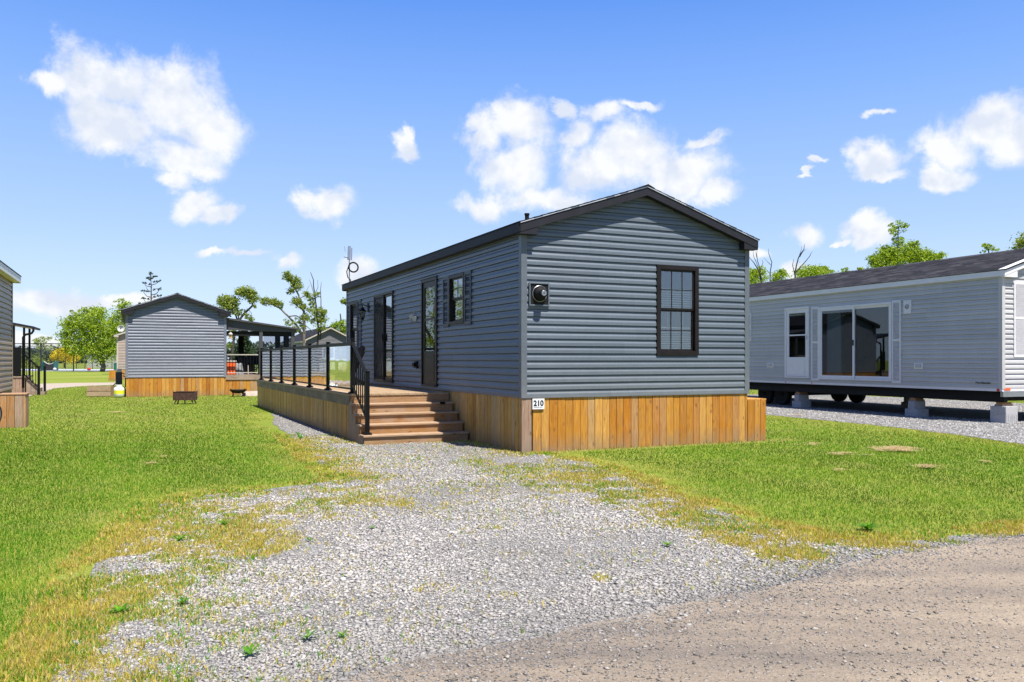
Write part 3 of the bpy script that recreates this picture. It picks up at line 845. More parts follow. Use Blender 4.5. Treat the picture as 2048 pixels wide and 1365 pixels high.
# small window with shutters on the long wall
win(home, side_xf, *hs[0], 'black_trim', grid=(2, 2), curtains=True, lower_grid=False, fw=.06)
shutter(home, side_xf, 2.07, 2.39, 2.07, 3.03, 'shutter_vinyl'); shutter(home, side_xf, 3.21, 3.53, 2.07, 3.03, 'shutter_vinyl')
storm_door(home, side_xf, *hs[1], 'black_trim', 'black_trim', 1.62, hood=True)
slider(home, side_xf, *hs[2], 'black_trim')
win(home, side_xf, *hs[3], 'black_trim', grid=None, blind=(2.2, 2.86), fw=.06)
shutter(home, side_xf, 9.84, 10.19, 1.50, 3.03, 'shutter_vinyl'); shutter(home, side_xf, 11.03, 11.37, 1.50, 3.0, 'shutter_vinyl')
# big round-hooded wall vent
v = MB(front_xf); vx0, vx1, vz0, vz1 = .105, .455, 2.275, 2.640
fr = .022
v.box(vx0, 0, vz0, vx0+fr, .045, vz1).box(vx1-fr, 0, vz0, vx1, .045, vz1).box(vx0+fr, 0, vz1-fr, vx1-fr, .045, vz1).box(vx0+fr, 0, vz0, vx1-fr, .045, vz0+fr)
vent = v.build('wall_vent', 'slate_blue_vinyl', home, bev=.003)
v = MB(front_xf); v.box(vx0+fr, 0, vz0+fr, vx1-fr, .03, vz1-fr); v.build('backplate', 'matte_black', vent)
cxv, czv = (vx0+vx1)/2 + .01, (vz0+vz1)/2 + .01
v = MB(); v.tube([(cxv + .123*math.cos(k*math.pi/20), -.034, czv + .123*math.sin(k*math.pi/20)) for k in range(41)], .005, 6); v.build('ring', 'steel', vent, smooth=False)
v = MB(); v.lathe([(.108, -.03), (.106, -.07), (.088, -.10), (.066, -.115), (.062, -.18), (.057, -.185), (.05, -.185)], (cxv, 0, czv), 32, 'y'); v.build('hood', 'matte_black', vent, smooth=True)
v = MB()
for k in range(2): v.lathe([(.020*(k+1)+.002, -.197), (.020*(k+1)-.002, -.199)], (cxv, .012, czv), 20, 'y')
v.build('grille', 'steel', vent)
# lot number plate
def text_obj(name, s, size, mat, parent, loc, rot, bold=0, align='CENTER', sx=1.0):
    cu = bpy.data.curves.new(name, 'FONT'); cu.body = s; cu.size = size; cu.extrude = .0012; cu.align_x = align; cu.offset = bold
    o = bpy.data.objects.new(name + '_c', cu); COL.objects.link(o)
    dg = bpy.context.evaluated_depsgraph_get(); dg.update()
    me = bpy.data.meshes.new_from_object(o.evaluated_get(dg)); bpy.data.objects.remove(o)
    me.materials.clear(); me.materials.append(MATS[mat])
    q = bpy.data.objects.new(name, me); COL.objects.link(q); q.parent = parent; q.location = loc; q.rotation_euler = rot; q.scale = (sx, 1, 1)
    return q
m = MB(); m.box(.17, -.022, .672, .378, -.016, .838); pl = m.build('number_sign', 'sign_white', home, bev=.002)
text_obj('digits', '210', .118, 'ink_black', pl, (.274, -.0235, .728), (math.pi/2, 0, 0), .004, sx=.98)
m = MB(); x = .2
for ww in (.018, .009, .014, .02, .006, .012, .016, .011):
    m.box(x, -.0235, .700, x + ww, -.0222, .708); x += ww + .005
m.build('small_print', 'ink_black', pl)
# wall lantern
m = MB(side_xf); m.box(9.06, 0, 2.66, 9.20, .03, 2.88); m.bar((9.13, .02, 2.80), (9.13, .16, 2.84), .022); m.bar((9.13, .16, 2.84), (9.13, .16, 2.78), .018)
lan = m.build('wall_lantern', 'black_metal', home, bev=.004)
m = MB(); m.lathe([(.015, .30), (.03, .28), (.085, .215), (.09, .20), (.088, .195)], (-.16, 9.13, 2.48), 6)
for k in range(6):
    t = math.pi*2*k/6; m.bar((-.16+.078*math.cos(t), 9.13+.078*math.sin(t), 2.68), (-.16+.045*math.cos(t), 9.13+.045*math.sin(t), 2.50), .010)
m.lathe([(.05, .03), (.05, .01), (.02, -.03), (.008, -.06)], (-.16, 9.13, 2.48), 6); m.build('lantern_frame', 'black_metal', lan)
m = MB(); m.lathe([(.07, .19), (.042, .03)], (-.16, 9.13, 2.48), 6); m.build('lantern_glass', 'screen_glass', lan)
# lacy metal plaque
m = MB(side_xf); r_ = random.Random(4)
for k in range(46):
    s = r_.uniform(5.16, 5.60); z = r_.uniform(2.27, 2.43)
    a = r_.choice([0, 0, math.pi/2, .7, -.7]); l = r_.uniform(.02, .05)
    m.bar((s - l*math.cos(a), .03, z - l*math.sin(a)), (s + l*math.cos(a), .03, z + l*math.sin(a)), .011)
m.box(5.15, .024, 2.335, 5.62, .028, 2.365)
m.build('wall_plaque', 'plaque_metal', home)
m = MB(side_xf); m.box(5.08, 0, 1.27, 5.28, .05, 1.41); m.box(5.11, .05, 1.30, 5.25, .10, 1.38); m.build('outlet_box', 'black_metal', home, bev=.004)
# roof pipe
m = MB(); m.lathe([(.036, 0), (.036, .17), (.044, .17), (.044, .20), (.03, .202)], (.66, 1.2, ZE + PI_*.76 - .05), 14); m.build('vent_pipe', 'matte_black', home)
# antenna with coil of cable at the far eave
m = MB(); ax, ay = -.05, 11.0
m.tube([(ax, ay, 3.5), (ax, ay, 4.50)], .016, 8)
m.bar((ax-.03, ay-.06, 4.18), (ax-.01, ay-.04, 4.55), .06, .09)
m.bar((ax+.05, ay-.02, 4.18), (ax+.07, ay+.02, 4.52), .03, .05)
m.bar((ax-.16, ay-.05, 4.25), (ax+.02, ay, 4.22), .02); m.bar((ax-.12, ay-.03, 4.40), (ax-.14, ay-.03, 4.54), .012)
an = m.build('antenna', 'steel', home)
m = MB(); pts = [(ax+.13*math.cos(t)+.10, ay-.05, 3.98+.13*math.sin(t)) for t in [i*math.pi/9 for i in range(40)]]
m.tube(pts, .022, 7); m.tube([(ax-.03, ay-.03, 4.0), (ax-.08, ay-.03, 3.85), (ax-.05, ay-.03, 3.70), (ax+.03, ay-.03, 3.63), (ax+.02, ay-.03, 3.5)], .014, 6)
m.build('cable', 'rubber', an)

# ---------------------------------------------------------------- deck, stairs, railings
DZ = .824; DX0 = -1.92; DY0, DY1 = 3.2, 15.35
deck = thing('wooden_deck', 'long raised cedar deck beside the slate blue home', 'deck', (OX, OY, 0), A1)
m = MB(); x = DX0 - .01
while x < -.03:
    x2 = min(x + .140, -.022); m.box(x, DY0 - .015, DZ - .032, x2 - .006, DY1, DZ, rng.random()); x += .140
m.build('deck_boards', 'deck_board', deck)
m = MB(); m.box(DX0, DY0, DZ - .205, DX0 + .035, DY1, DZ - .033, .4); m.build('rim_board', 'rim_wood', deck)
m = MB(); m.box(DX0 + .036, DY0, DZ - .205, -.022, DY0 + .035, DZ - .034, .5); m.build('rim_board', 'step_wood', deck)
m = MB(); planks_side(m, DY0, DY1, -.04, DZ - .2055, x=DX0 + .012, w=.142); m.build('skirting', 'treated_plank', deck)
m = MB(); planks_front(m, DX0 + .04, -.03, -.04, DZ - .206, y=DY1 - .03); m.build('skirting', 'treated_plank', deck)
m = MB(); m.box(DX0 + .04, DY0 + .04, 0, -.03, DY1 - .05, DZ - .21); m.build('deck_core', 'interior_dark', deck)
st = thing('wooden_stairs', 'five wooden steps climbing from the gravel to the deck', 'stairs', (OX, OY, 0), A1)
run, rise = .26, .165; SY = DY0 - 4*run
for i in range(4):
    z = rise * (i + 1); y = SY + run * i
    MB().box(-1.935, y - .028, z - .036, -.028, y + run - .001, z, rng.random()).build('tread', 'tread_wood', st, bev=.007)
    MB().box(-1.915, y, z - rise + (.001 if i else -.03), -.045, y + .03, z - .037, rng.random()).build('riser', 'step_wood', st)
m = MB(); P_ = [(SY + .001, -.03)]
for i in range(4): P_ += [(SY + run*i + .001, rise*(i+1) - .037), (SY + run*(i+1) + .001, rise*(i+1) - .037)]
P_ += [(DY0 - .001, -.03)]
m.prism_x([(a + .03, b) for a, b in P_], -1.934, -1.916, .4); m.build('stringer', 'post_wood', st)

rail = thing('glass_railing', 'glass railing with black posts running along the edge of the cedar deck', 'railing', (OX, OY, 0), A1)
PX_ = -1.83
PY = [3.35, 5.41, 7.34, 9.28, 11.22, 13.10, 15.05]
def post(parent, x, y, zb, zt, w=.066, base=True, name='post'):
    m = MB(); m.box(x - w/2, y - w/2, zb, x + w/2, y + w/2, zt)
    m.box(x - w/2 - .008, y - w/2 - .008, zt - .0, x + w/2 + .008, y + w/2 + .008, zt + .018)
    if base:
        m.box(x - .070, y - .070, zb + .0005, x + .070, y + .070, zb + .014); m.box(x - .05, y - .05, zb + .014, x + .05, y + .05, zb + .04)
        for a in (-1, 1):
            for b in (-1, 1): m.lathe([(.010, .014), (.010, .026), (.004, .03)], (x + a*.057, y + b*.057, zb), 6)
    return m.build(name, 'black_metal', parent, bev=.003)
for y in PY: post(rail, PX_, y, DZ, 1.79 if y > 3.4 else 1.81)
for a, b in zip(PY[:-1], PY[1:]):
    r1 = MB().box(PX_ - .026, a + .034, 1.700, PX_ + .026, b - .034, 1.765).build('top_rail', 'black_metal', rail, bev=.006)
    MB().box(PX_ - .018, a + .034, .895, PX_ + .018, b - .034, .925).build('bottom_rail', 'black_metal', rail)
    MB().box(PX_ - .003, a + .05, .925, PX_ + .003, b - .05, 1.700).build('glass_pane', 'rail_glass', rail)
hr = thing('stair_handrail', 'black metal handrail with balusters on the open side of the wooden stairs', 'handrail', (OX, OY, 0), A1)
NY = SY + .13
post(hr, PX_, NY, rise, 1.235, .068, name='newel_post')
m = MB(); m.bar((PX_, 3.31, 1.74), (PX_, NY + .03, 1.19), .05, .055); m.build('top_rail', 'black_metal', hr, bev=.008)
m = MB(); m.bar((PX_, 3.31, .96), (PX_, NY + .03, .43), .03, .03); m.build('bottom_rail', 'black_metal', hr)
for k in range(6):
    f = (k + 1) / 7; y = 3.31 + (NY + .03 - 3.31) * f
    MB().box(PX_ - .009, y - .009, .96 - .53*f, PX_ + .009, y + .009, 1.74 - .55*f - .02).build('baluster', 'black_metal', hr)
m = MB(); m.box(-.30, DY0 - run - .035, rise*4 - .04, -.20, DY0 - run - .030, rise*4 + .004); m.box(-.30, DY0 - run - .035, rise*4 + .0005, -.20, DY0 - run + .02, rise*4 + .006)
m.build('metal_clip', 'black_metal', st)

# adirondack chair on the deck
def adirondack(loc, rz, label, mat):
    t = thing('deck_chair', label, 'chair', loc, rz)
    m = MB()
    for k in range(5):                         # seat slats, chair faces -x
        x0 = -.34 + k*.105; m.box(x0, -.25, .36 - k*.028, x0 + .09, .25, .38 - k*.028, .5)
    m.build('seat', mat, t)
    m = MB()
    for k in range(6):
        y = -.26 + k*.089; h = .78 - .012*(k-2.5)**2*2
        m.bar((.12, y + .04, .24), (.12 + .36*h/.78, y + .04 - 0*(k-2.5)*.01, .24 + h*.92), .078, .018, up=(0, 1, 0))
    m.build('backrest', mat, t)
    for s in (-1, 1):
        MB().box(-.36, s*.30 - .05, .56, .30, s*.30 + .05, .58).build('armrest', mat, t)
        MB().box(-.33, s*.27 - .02, 0, -.26, s*.27 + .02, .56).build('leg', mat, t)
        m = MB(); m.bar((-.30, s*.27, .36), (.42, s*.27, .04), .03, .09); m.build('leg', mat, t)
    return t
x_, y_ = uv(-.86, 8.15)
adirondack((x_, y_, DZ), A1 + .15, 'black slatted deck chair leaning back beside the sliding door', 'black_metal')

# ---------------------------------------------------------------- right home on blocks
RW, RL, RZ0, RZE = 4.3, 13.0, .785, 3.475
rh = thing('mobile_home', 'light grey park home with white trim, still raised on concrete blocks', 'house', (RX, RY, 0), A2)
h2 = [(6.13, 7.17, .90, 3.02), (3.10, 5.72, .88, 2.955), (9.15, 10.1, 2.05, 2.97)]
hf2 = [(.78, 1.9, 1.5, 3.2)]
gable_home(rh, RW, RL, RZ0, RZE, .318, .06, .10,
           dict(wall='light_grey_vinyl', corner='light_grey_trim', fascia='white_trim', drip='black_metal', shingle='shingle_brown', soffit='white_trim'),
           holes_front=[in_(h) for h in hf2], holes_side=[in_(h) for h in h2], zsoff=.14, fh=.125, returns=.42)
storm_door(rh, side_xf, *h2[0], 'white_trim', 'white_trim', 1.52)
sd_ = slider(rh, side_xf, *h2[1], 'white_trim', screen=False, glass='door_glass')
m = MB(side_xf)
for (a_, b_) in ((5.02, 5.60), (3.20, 3.36)):
    n_ = int((b_ - a_)/.03)
    for k in range(n_):
        p, q = a_ + .03*k, a_ + .03*(k+1); m.add([(p, -.13 - .02*(k % 2), .95), (q, -.13 - .02*((k+1) % 2), .95), (q, -.13 - .02*((k+1) % 2), 2.86), (p, -.13 - .02*(k % 2), 2.86)], [(0, 1, 2, 3)])
m.build('curtain', 'blind_white', sd_, fix=False)
win(rh, side_xf, *h2[2], 'white_trim'); win(rh, front_xf, *hf2[0], 'white_trim')
for a, b in ((5.73, 6.03), (2.80, 3.09)): shutter(rh, side_xf, a, b, .84, 2.985, 'white_vinyl', pitch=.022)
shutter(rh, side_xf, 8.77, 9.12, 2.05, 2.96, 'white_vinyl', pitch=.022); shutter(rh, side_xf, 10.12, 10.47, 2.05, 2.96, 'white_vinyl')
shutter(rh, front_xf, .36, .76, 1.5, 3.22, 'white_vinyl', pitch=.022); shutter(rh, front_xf, 1.92, 2.32, 1.5, 3.22, 'white_vinyl')
m = MB(side_xf); m.box(2.48, 0, 2.62, 2.71, .035, 2.96)
vb = m.build('vent_plate', 'white_trim', rh, bev=.003)
m = MB(); m.lathe([(.062, -.036), (.062, -.05), (.045, -.052), (.045, -.040)], (0, 2.595, 2.80), 20, 'x'); m.build('vent_ring', 'steel', vb)
for a, b, c_, d_ in ((2.13, 2.39, 1.21, 1.365), (7.70, 8.0, 1.20, 1.35)):
    m = MB(side_xf); m.box(a, 0, c_, b, .022, d_); o_ = m.build('outlet_box', 'white_trim', rh, bev=.003)
    MB(side_xf).box(a + .05, .022, c_ + .03, b - .05, .045, d_ - .03).build('cover', 'light_grey_trim', o_, bev=.002)
m = MB(); m.box(-.012, -.012, .722, RW + .012, .0, .784).box(-.012, .0005, .722, 0, RL, .784); m.build('base_flashing', 'white_vinyl', rh)
m = MB(side_xf); m.box(.05, .013, .725, .12, .017, .785); m.box(6.0, .013, .745, 6.05, .017, .775); m.box(7.12, .013, .745, 7.17, .017, .775); m.build('reflector', 'red_paint', rh)
m = MB(front_xf); m.box(.05, .013, .745, .25, .02, .80); m.build('reflector', 'orange_plastic', rh)
m = MB(); m.box(.10, .02, .47, .20, RL - .1, .72).box(RW - .2, .02, .47, RW - .1, RL - .1, .72).box(.1, .05, .60, RW - .1, RL - .1, .72)
for yy in [k*1.2 + .4 for k in range(11)]: m.box(.2, yy, .48, RW - .2, yy + .08, .60)
m.build('chassis', 'matte_black', rh)
m = MB(); m.box(.0, -.03, .60, RW, .04, .715); m.box(.02, -.034, .60, RW, -.03, .612); m.build('hitch_beam', 'steel', rh)
# white flashing laid on the roof edge
m = MB()
tr_ = lambda x: RZE + .318 * (min(x, RW - x) + .06)
m.prism_y([(-.10, tr_(-.10) + .018), (RW/2, tr_(RW/2) + .034), (RW/2, tr_(RW/2) + .040), (-.10, tr_(-.10) + .024)], -.16, .02)
m.build('rake_flashing', 'white_trim', rh)
text_obj('lettering', 'Northlander', .078, 'ink_black', rh, (-.0175, .66, .885), (math.pi/2, 0, -math.pi/2), .0012, 'LEFT', sx=1.0)
for wy in (8.0, 8.80):
    for k, wx in enumerate((.62, RW - .62)):
        m = MB(); m.lathe([(.20, -.09), (.31, -.095), (.335, -.07), (.34, 0), (.335, .07), (.31, .095), (.20, .09)], (wx, wy, .345), 28, 'x'); ty = m.build('wheel', 'rubber', rh, smooth=False)
        m = MB(); m.lathe([(.04, -.06), (.10, -.05), (.17, -.03), (.20, -.085), (.20, .085), (.05, .05)], (wx, wy, .345), 20, 'x'); m.build('rim', 'steel', ty)
m = MB(); m.box(.5, 7.9, .30, RW - .5, 8.05, .40).box(.5, 8.75, .30, RW - .5, 8.88, .40); m.build('axle', 'matte_black', rh)
def pier(x, y, label, big=False, turn=False, scale=1.0):
    wx, wy = uv2(x, y)
    t = thing('block_pier', label, 'block pier', (wx, wy, 0), A2 + (math.pi/2 if turn else 0), 'concrete block piers under the light grey home')
    def blk(cx, cy, z, along='y', r=.5):
        m = MB(); h = .19; l, w_ = (.39, .19)
        if along == 'y': a, b = w_/2, l/2
        else: a, b = l/2, w_/2
        m.box(cx - a, cy - b, z, cx + a, cy + b, z + h)
        # raised webs on the end, as the cast block shows
        for s in (-1, 1):
            for q in (-.6, 0, .6):
                if along == 'y': m.box(cx + q*a*1.0 - .012, cy + s*b, z + .004, cx + q*a + .012, cy + s*(b + .008), z + h - .004)
                else: m.box(cx + s*a, cy + q*b*1.0 - .012, z + .004, cx + s*(a + .008), cy + q*b + .012, z + h - .004)
        m.build('block', 'concrete_block', t, bev=.004)
    if big:
        blk(-.10, 0, .0); blk(.10, 0, .0); blk(0, -.10, .191, 'x'); blk(0, .10, .191, 'x')
        zt = .382
    else:
        blk(-.10, 0, .0, 'x' if False else 'y'); blk(.10, 0, .0); blk(0, 0, .191, 'x'); zt = .382
    MB().box(-.17, -.10, zt + .001, .17, .10, zt + .045, .4).build('wood_pad', 'grey_wood', t)
    MB().box(-.15, -.08, zt + .046, .15, .08, zt + .088, .8).build('wood_pad', 'cedar_plank', t)
    return t
pier(.27, .16, 'block pier under the near corner of the light grey home, tallest looking of the stacks', True)
pier(.25, 2.55, 'block pier under the long side, standing below the outlet right of the sliding door')
pier(.25, 6.75, 'block pier under the long side, standing below the white storm door')
pier(.25, 9.9, 'block pier behind the pair of trailer wheels, partly hidden by the cedar box')
pier(3.0, 1.2, 'dark block pier set further back under the home, next inward from the corner stack')
pier(3.0, 5.2, 'block pier far under the home, seen below the sliding glass door')

# ---------------------------------------------------------------- left taupe home, box and bicycle
lw, ll = 4.3, 12.0
lx, ly = uv(-8.04 - lw, 11.04 - ll)
lh = thing('mobile_home', 'taupe sided home with white fascia, cut off by the picture edge beside the lawn', 'house', (lx, ly, 0), A1)
gable_home(lh, lw, ll, .757, 3.42, .33, .16, .12, dict(wall='taupe_vinyl', corner='taupe_vinyl', fascia='white_trim', drip='black_metal', shingle='shingle_dark'), side='right', interior=False, fh=.15)
m = MB(); planks_side(m, 0, ll, -.03, .745, x=lw - .03); planks_front(m, 0, lw, -.03, .745, y=ll - .03); m.box(.05, .05, 0, lw - .05, ll - .05, .74)
m.build('skirting', 'post_wood', lh)
bx, by = uv(-8.02, 8.78)
bt = thing('cedar_box', 'weathered cedar plank box against the taupe home', 'plank box', (bx, by, 0), A1)
m = MB(); planks_front(m, 0, .49, -.03, .70, y=0, w=.155); planks_side(m, .02, .62, -.03, .70, x=.47, w=.15); m.box(0, .03, 0, .46, .62, .69, .2)
m.build('box_boards', 'box_wood', bt)
m = MB(); m.box(-.01, -.01, .702, .50, .63, .722, .5); m.build('lid', 'box_wood', bt)
def bicycle(loc, rz):
    t = thing('bicycle', 'bicycle with pale tyres leaning by the cedar box at the edge of the lawn', 'bicycle', loc, rz)
    for cx in (0, -1.05):
        m = MB(); m.tube([(cx + .33*math.cos(a), 0, .345 + .33*math.sin(a)) for a in [k*math.pi/18 for k in range(37)]], .016, 8)
        wh = m.build('wheel', 'rubber', t)
        m = MB(); m.tube([(cx + .305*math.cos(a), 0, .345 + .305*math.sin(a)) for a in [k*math.pi/18 for k in range(37)]], .012, 6); m.build('rim', 'steel', wh)
        m = MB()
        for k in range(18):
            a = k*math.pi/9; m.tube([(cx, .02*(-1)**k, .345), (cx + .30*math.cos(a), 0, .345 + .30*math.sin(a))], .0022, 4)
        m.lathe([(.02, -.05), (.02, .05)], (cx, 0, .345), 8, 'y'); m.build('spokes', 'steel', wh)
    m = MB(); P0, P1, P2, P3, P4 = (0, 0, .345), (-.13, 0, .86), (-.62, 0, .33), (-.78, 0, .82), (-1.05, 0, .345)
    for a, b in ((P0, (-.12, 0, .76)), ((-.12, 0, .76), P2), ((-.12, 0, .80), P3), (P2, P3), (P2, P4), (P3, P4)): m.tube([a, b], .017, 8)
    m.build('frame', 'black_metal', t)
    m = MB(); m.tube([(-.12, -.28, .98), (-.16, -.1, .95), (-.16, .1, .95), (-.12, .28, .98)], .013, 8); m.tube([(-.12, 0, .76), (-.16, 0, .95)], .015, 8); m.build('handlebar', 'black_metal', t)
    m = MB(); m.box(-.93, -.07, .86, -.68, .07, .91); m.build('saddle', 'shutter_vinyl', t, bev=.03)
    m = MB(); m.box(-.16, -.15, .66, .12, .15, .80); m.build('basket', 'court_surface', t, bev=.02)
    return t
X_, Y_, _ = px(-33, 820, 16.6)
bicycle((X_, Y_, 0), A1 + .5)

# ---------------------------------------------------------------- neighbour's porch further left
po = thing('covered_porch', 'small black railed porch with awning roof and downspout behind the taupe home', 'porch', (*px(18, 0, 33.5)[:2], 0), A1)
m = MB(); planks_front(m, -.6, .55, -.02, .72, y=0); m.box(-.6, .03, 0, .55, 2.5, .72); m.build('skirting', 'post_wood', po)
m = MB(); m.box(-.62, -.03, .722, .62, 2.55, .77, .4); m.build('deck_floor', 'grey_wood', po)
m = MB(); m.prism_y([(-.6, 2.98), (.88, 2.72), (.88, 2.80), (-.6, 3.10)], -.1, 2.6); m.build('awning_roof', 'charcoal_trim', po)
m = MB(); m.prism_y([(-.58, 2.97), (.86, 2.712), (.86, 2.718), (-.58, 2.979)], -.08, 2.58); m.build('ceiling', 'beige_trim', po)
m = MB(); m.box(.10, .0, .77, .36, .06, 1.95); m.box(.36, 0, .77, .42, .08, 2.02); m.build('privacy_panel', 'black_metal', po)
for xx, yy in ((.12, .04), (.36, 1.2), (.44, 2.4)): MB().box(xx, yy, .77, xx + .08, yy + .08, 2.90).build('post', 'black_metal', po)
m = MB(); m.tube([(.86, -.05, 2.76), (.86, -.05, 2.62), (.80, -.05, 2.52), (.58, -.05, 2.46), (.50, -.05, 2.36), (.50, -.05, .3)], .045, 8); m.build('downspout', 'black_metal', po, smooth=True)
m = MB(); m.bar((.46, -.02, 1.72), (1.05, -.02, 1.12), .06, .06); m.bar((.46, -.02, .92), (1.05, -.02, .30), .04, .04); m.build('handrail', 'black_metal', po)
for k in range(5):
    f = (k + .5)/5.5; x0 = .46 + .59*f; MB().box(x0 - .014, -.035, .92 - .62*f, x0 + .014, -.005, 1.72 - .6*f).build('baluster', 'black_metal', po)
for xx, yy in ((1.05, -.02), (1.22, .5)): post(po, xx, yy, 0, 1.16, .09, False, 'newel_post')
m = MB()
for i in range(4): m.box(.60 + .16*i, .03, -.02, .62 + .16*(i+1), 1.0, .60 - .16*i)
m.build('steps', 'grey_wood', po)

# ---------------------------------------------------------------- blue-grey home behind, with porch
bw, bl_ = 3.66, 9.0
bh = thing('mobile_home', 'small blue grey gabled home with cedar skirting, seen across the lawn', 'house', (*px(252, 0, 32.0)[:2], 0), A1)
gable_home(bh, bw, bl_, .755, 3.38, .338, .16, .16, dict(wall='blue_grey_vinyl', corner='blue_grey_vinyl', fascia='charcoal_trim', drip='drip_metal', shingle='shingle_dark'), interior=False, zsoff=.17, returns=.42)
m = MB(); planks_front(m, 0, bw, -.03, .745, y=.004); planks_side(m, .03, bl_, -.03, .745, x=.004); m.box(.03, .03, 0, bw - .01, bl_ - .05, .74); m.build('skirting', 'cedar_plank', bh)
pc = MB(); pc.prism_y([(bw + .02, 2.66), (bw + 2.86, 2.60), (bw + 2.86, 2.72), (bw + .02, 3.08)], .35, .40); pc.prism_y([(bw + .02, 3.085), (bw + 3.0, 2.70), (bw + 3.0, 2.76), (bw + .02, 3.16)], .22, 4.2)
porch = pc.build('porch_roof', 'porch_grey', bh)
m = MB(); m.prism_y([(bw + .02, 2.92), (bw + 2.9, 2.58), (bw + 2.9, 2.62), (bw + .02, 3.0)], .45, 4.1); m.box(bw + .05, .42, 2.42, bw + 2.80, .46, 2.62); m.build('porch_ceiling', 'matte_black', porch)
pw = 2.78
for xx, yy in ((1.42, .36), (2.72, .36)): MB().box(bw + xx - .07, yy, .83, bw + xx + .07, yy + .14, 2.62).build('porch_post', 'porch_grey', bh)
for xx, yy in ((1.0, 3.6), (2.60, 3.6), (2.72, 2.0)): MB().box(bw + xx - .11, yy, .83, bw + xx + .11, yy + .14, 2.62).build('porch_post', 'matte_black', bh)
m = MB(); m.box(bw + .01, .30, .62, bw + pw + .1, .34, .82, .3); m.build('porch_rim', 'grey_wood', bh)
m = MB(); planks_front(m, bw + .01, bw + pw + .1, -.03, .62, y=.33); m.box(bw + .01, .36, .0, bw + pw + .08, 4.1, .80); m.build('porch_skirting', 'cedar_plank', bh)
m = MB(); m.box(bw + .01, .345, .801, bw + pw + .1, 4.15, .825, .5); m.build('porch_floor', 'grey_wood', bh)
m = MB(); m.box(bw + .03, .37, 1.63, bw + 1.38, .43, 1.67); m.box(bw + .03, .38, .90, bw + 1.38, .42, .93); m.build('porch_rail', 'beige_trim', bh)
for k in range(12):
    xx = bw + .06 + k*.118; MB().box(xx - .009, .39, .93, xx + .009, .41, 1.63).build('baluster', 'black_metal', bh)
for xx in (bw + .04, bw + 1.34): post(bh, xx, .40, .826, 1.78, .07, False, 'rail_post')
m = MB(); m.box(bw + 1.52, .44, 1.25, bw + 2.64, .445, 2.42); m.build('vinyl_screen', 'screen_glass', bh)
def loc_in(origin, rot, x, y, z=0):
    return (origin[0] + x*math.cos(rot) - y*math.sin(rot), origin[1] + x*math.sin(rot) + y*math.cos(rot), z)
BO = (*px(252, 0, 32.0)[:2],)
t = thing('storage_tub', 'bright orange tub with pale lid on the neighbour porch', 'tub', loc_in(BO, A1, bw + .26, .85, .826), A1)
m = MB(); m.prism_y([(-.15, 0), (.17, 0), (.20, .52), (-.18, .52)], -.2, .2); m.build('body', 'orange_plastic', t, bev=.02)
m = MB(); m.box(-.20, -.22, .522, .22, .22, .58); m.build('lid', 'beige_trim', t, bev=.01)
def draped(name, label, cat, loc, rz, sx, sy, h, mat, seed):
    r_ = np.random.RandomState(seed); n = 12; V = []; Fc = []
    for i in range(n + 1):
        for j in range(n + 1):
            u, v_ = i/n, j/n; ed = min(u, 1-u, v_, 1-v_)
            z = h * min(1, ed*7) * (1 + r_.uniform(-.10, .08)); sk_ = 1 + (.08 if ed < .1 else 0)
            V.append(((u - .5)*sx*sk_ + r_.uniform(-.02, .02), (v_ - .5)*sy*sk_ + r_.uniform(-.02, .02), z))
    for i in range(n):
        for j in range(n): a = i*(n+1) + j; Fc.append((a, a+n+1, a+n+2, a+1))
    m = MB(); m.add(V, Fc); o = m.build(name, mat, None, smooth=True); o.location = loc; o.rotation_euler = (0, 0, rz)
    return tag(o, label, cat)
draped('covered_sofa', 'patio sofa under a crumpled dark cover behind the neighbour porch railing', 'patio furniture', loc_in(BO, A1, bw + .85, 1.5, .826), A1, .85, .8, .72, 'dark_cloth', 3)
draped('covered_chair', 'patio chair under a grey cover beside the dark covered sofa', 'patio furniture', loc_in(BO, A1, bw + .56, .95, .826), A1, .42, .5, .45, 'grey_cloth', 5)
t = thing('patio_chair', 'black sling patio chair behind the neighbour porch railing', 'chair', loc_in(BO, A1, bw + 1.22, .95, .826), A1)
m = MB(); m.box(-.26, 0, .40, .26, .45, .44); m.build('seat', 'matte_black', t); m = MB(); m.bar((0, .42, .42), (0, .50, .85), .50, .03, up=(0, 1, 0)); m.build('backrest', 'matte_black', t)
for a, b in ((-.24, .02), (.24, .02), (-.24, .43), (.24, .43)): MB().box(a - .015, b - .015, 0, a + .015, b + .015, .41).build('leg', 'beige_trim', t)
t = thing('hanging_lantern', 'pale brass lantern hanging from the neighbour porch roof', 'lantern', loc_in(BO, A1, bw + .22, .42, 2.30), A1)
m = MB(); m.lathe([(.09, 0), (.09, .03), (.03, .03)], (0, 0, 0), 8); m.lathe([(.085, .16), (.09, .19), (.04, .26), (.01, .30)], (0, 0, 0), 8)
for k in range(4): m.bar((.07*math.cos(k*1.57+.7), .07*math.sin(k*1.57+.7), .03), (.07*math.cos(k*1.57+.7), .07*math.sin(k*1.57+.7), .16), .014)
m.tube([(0, 0, .29), (0, 0, .40)], .006, 5); m.build('frame', 'beige_trim', t)
m = MB(); m.lathe([(.05, .03), (.05, .16)], (0, 0, 0), 8); m.build('glass', 'amber_glass', t)
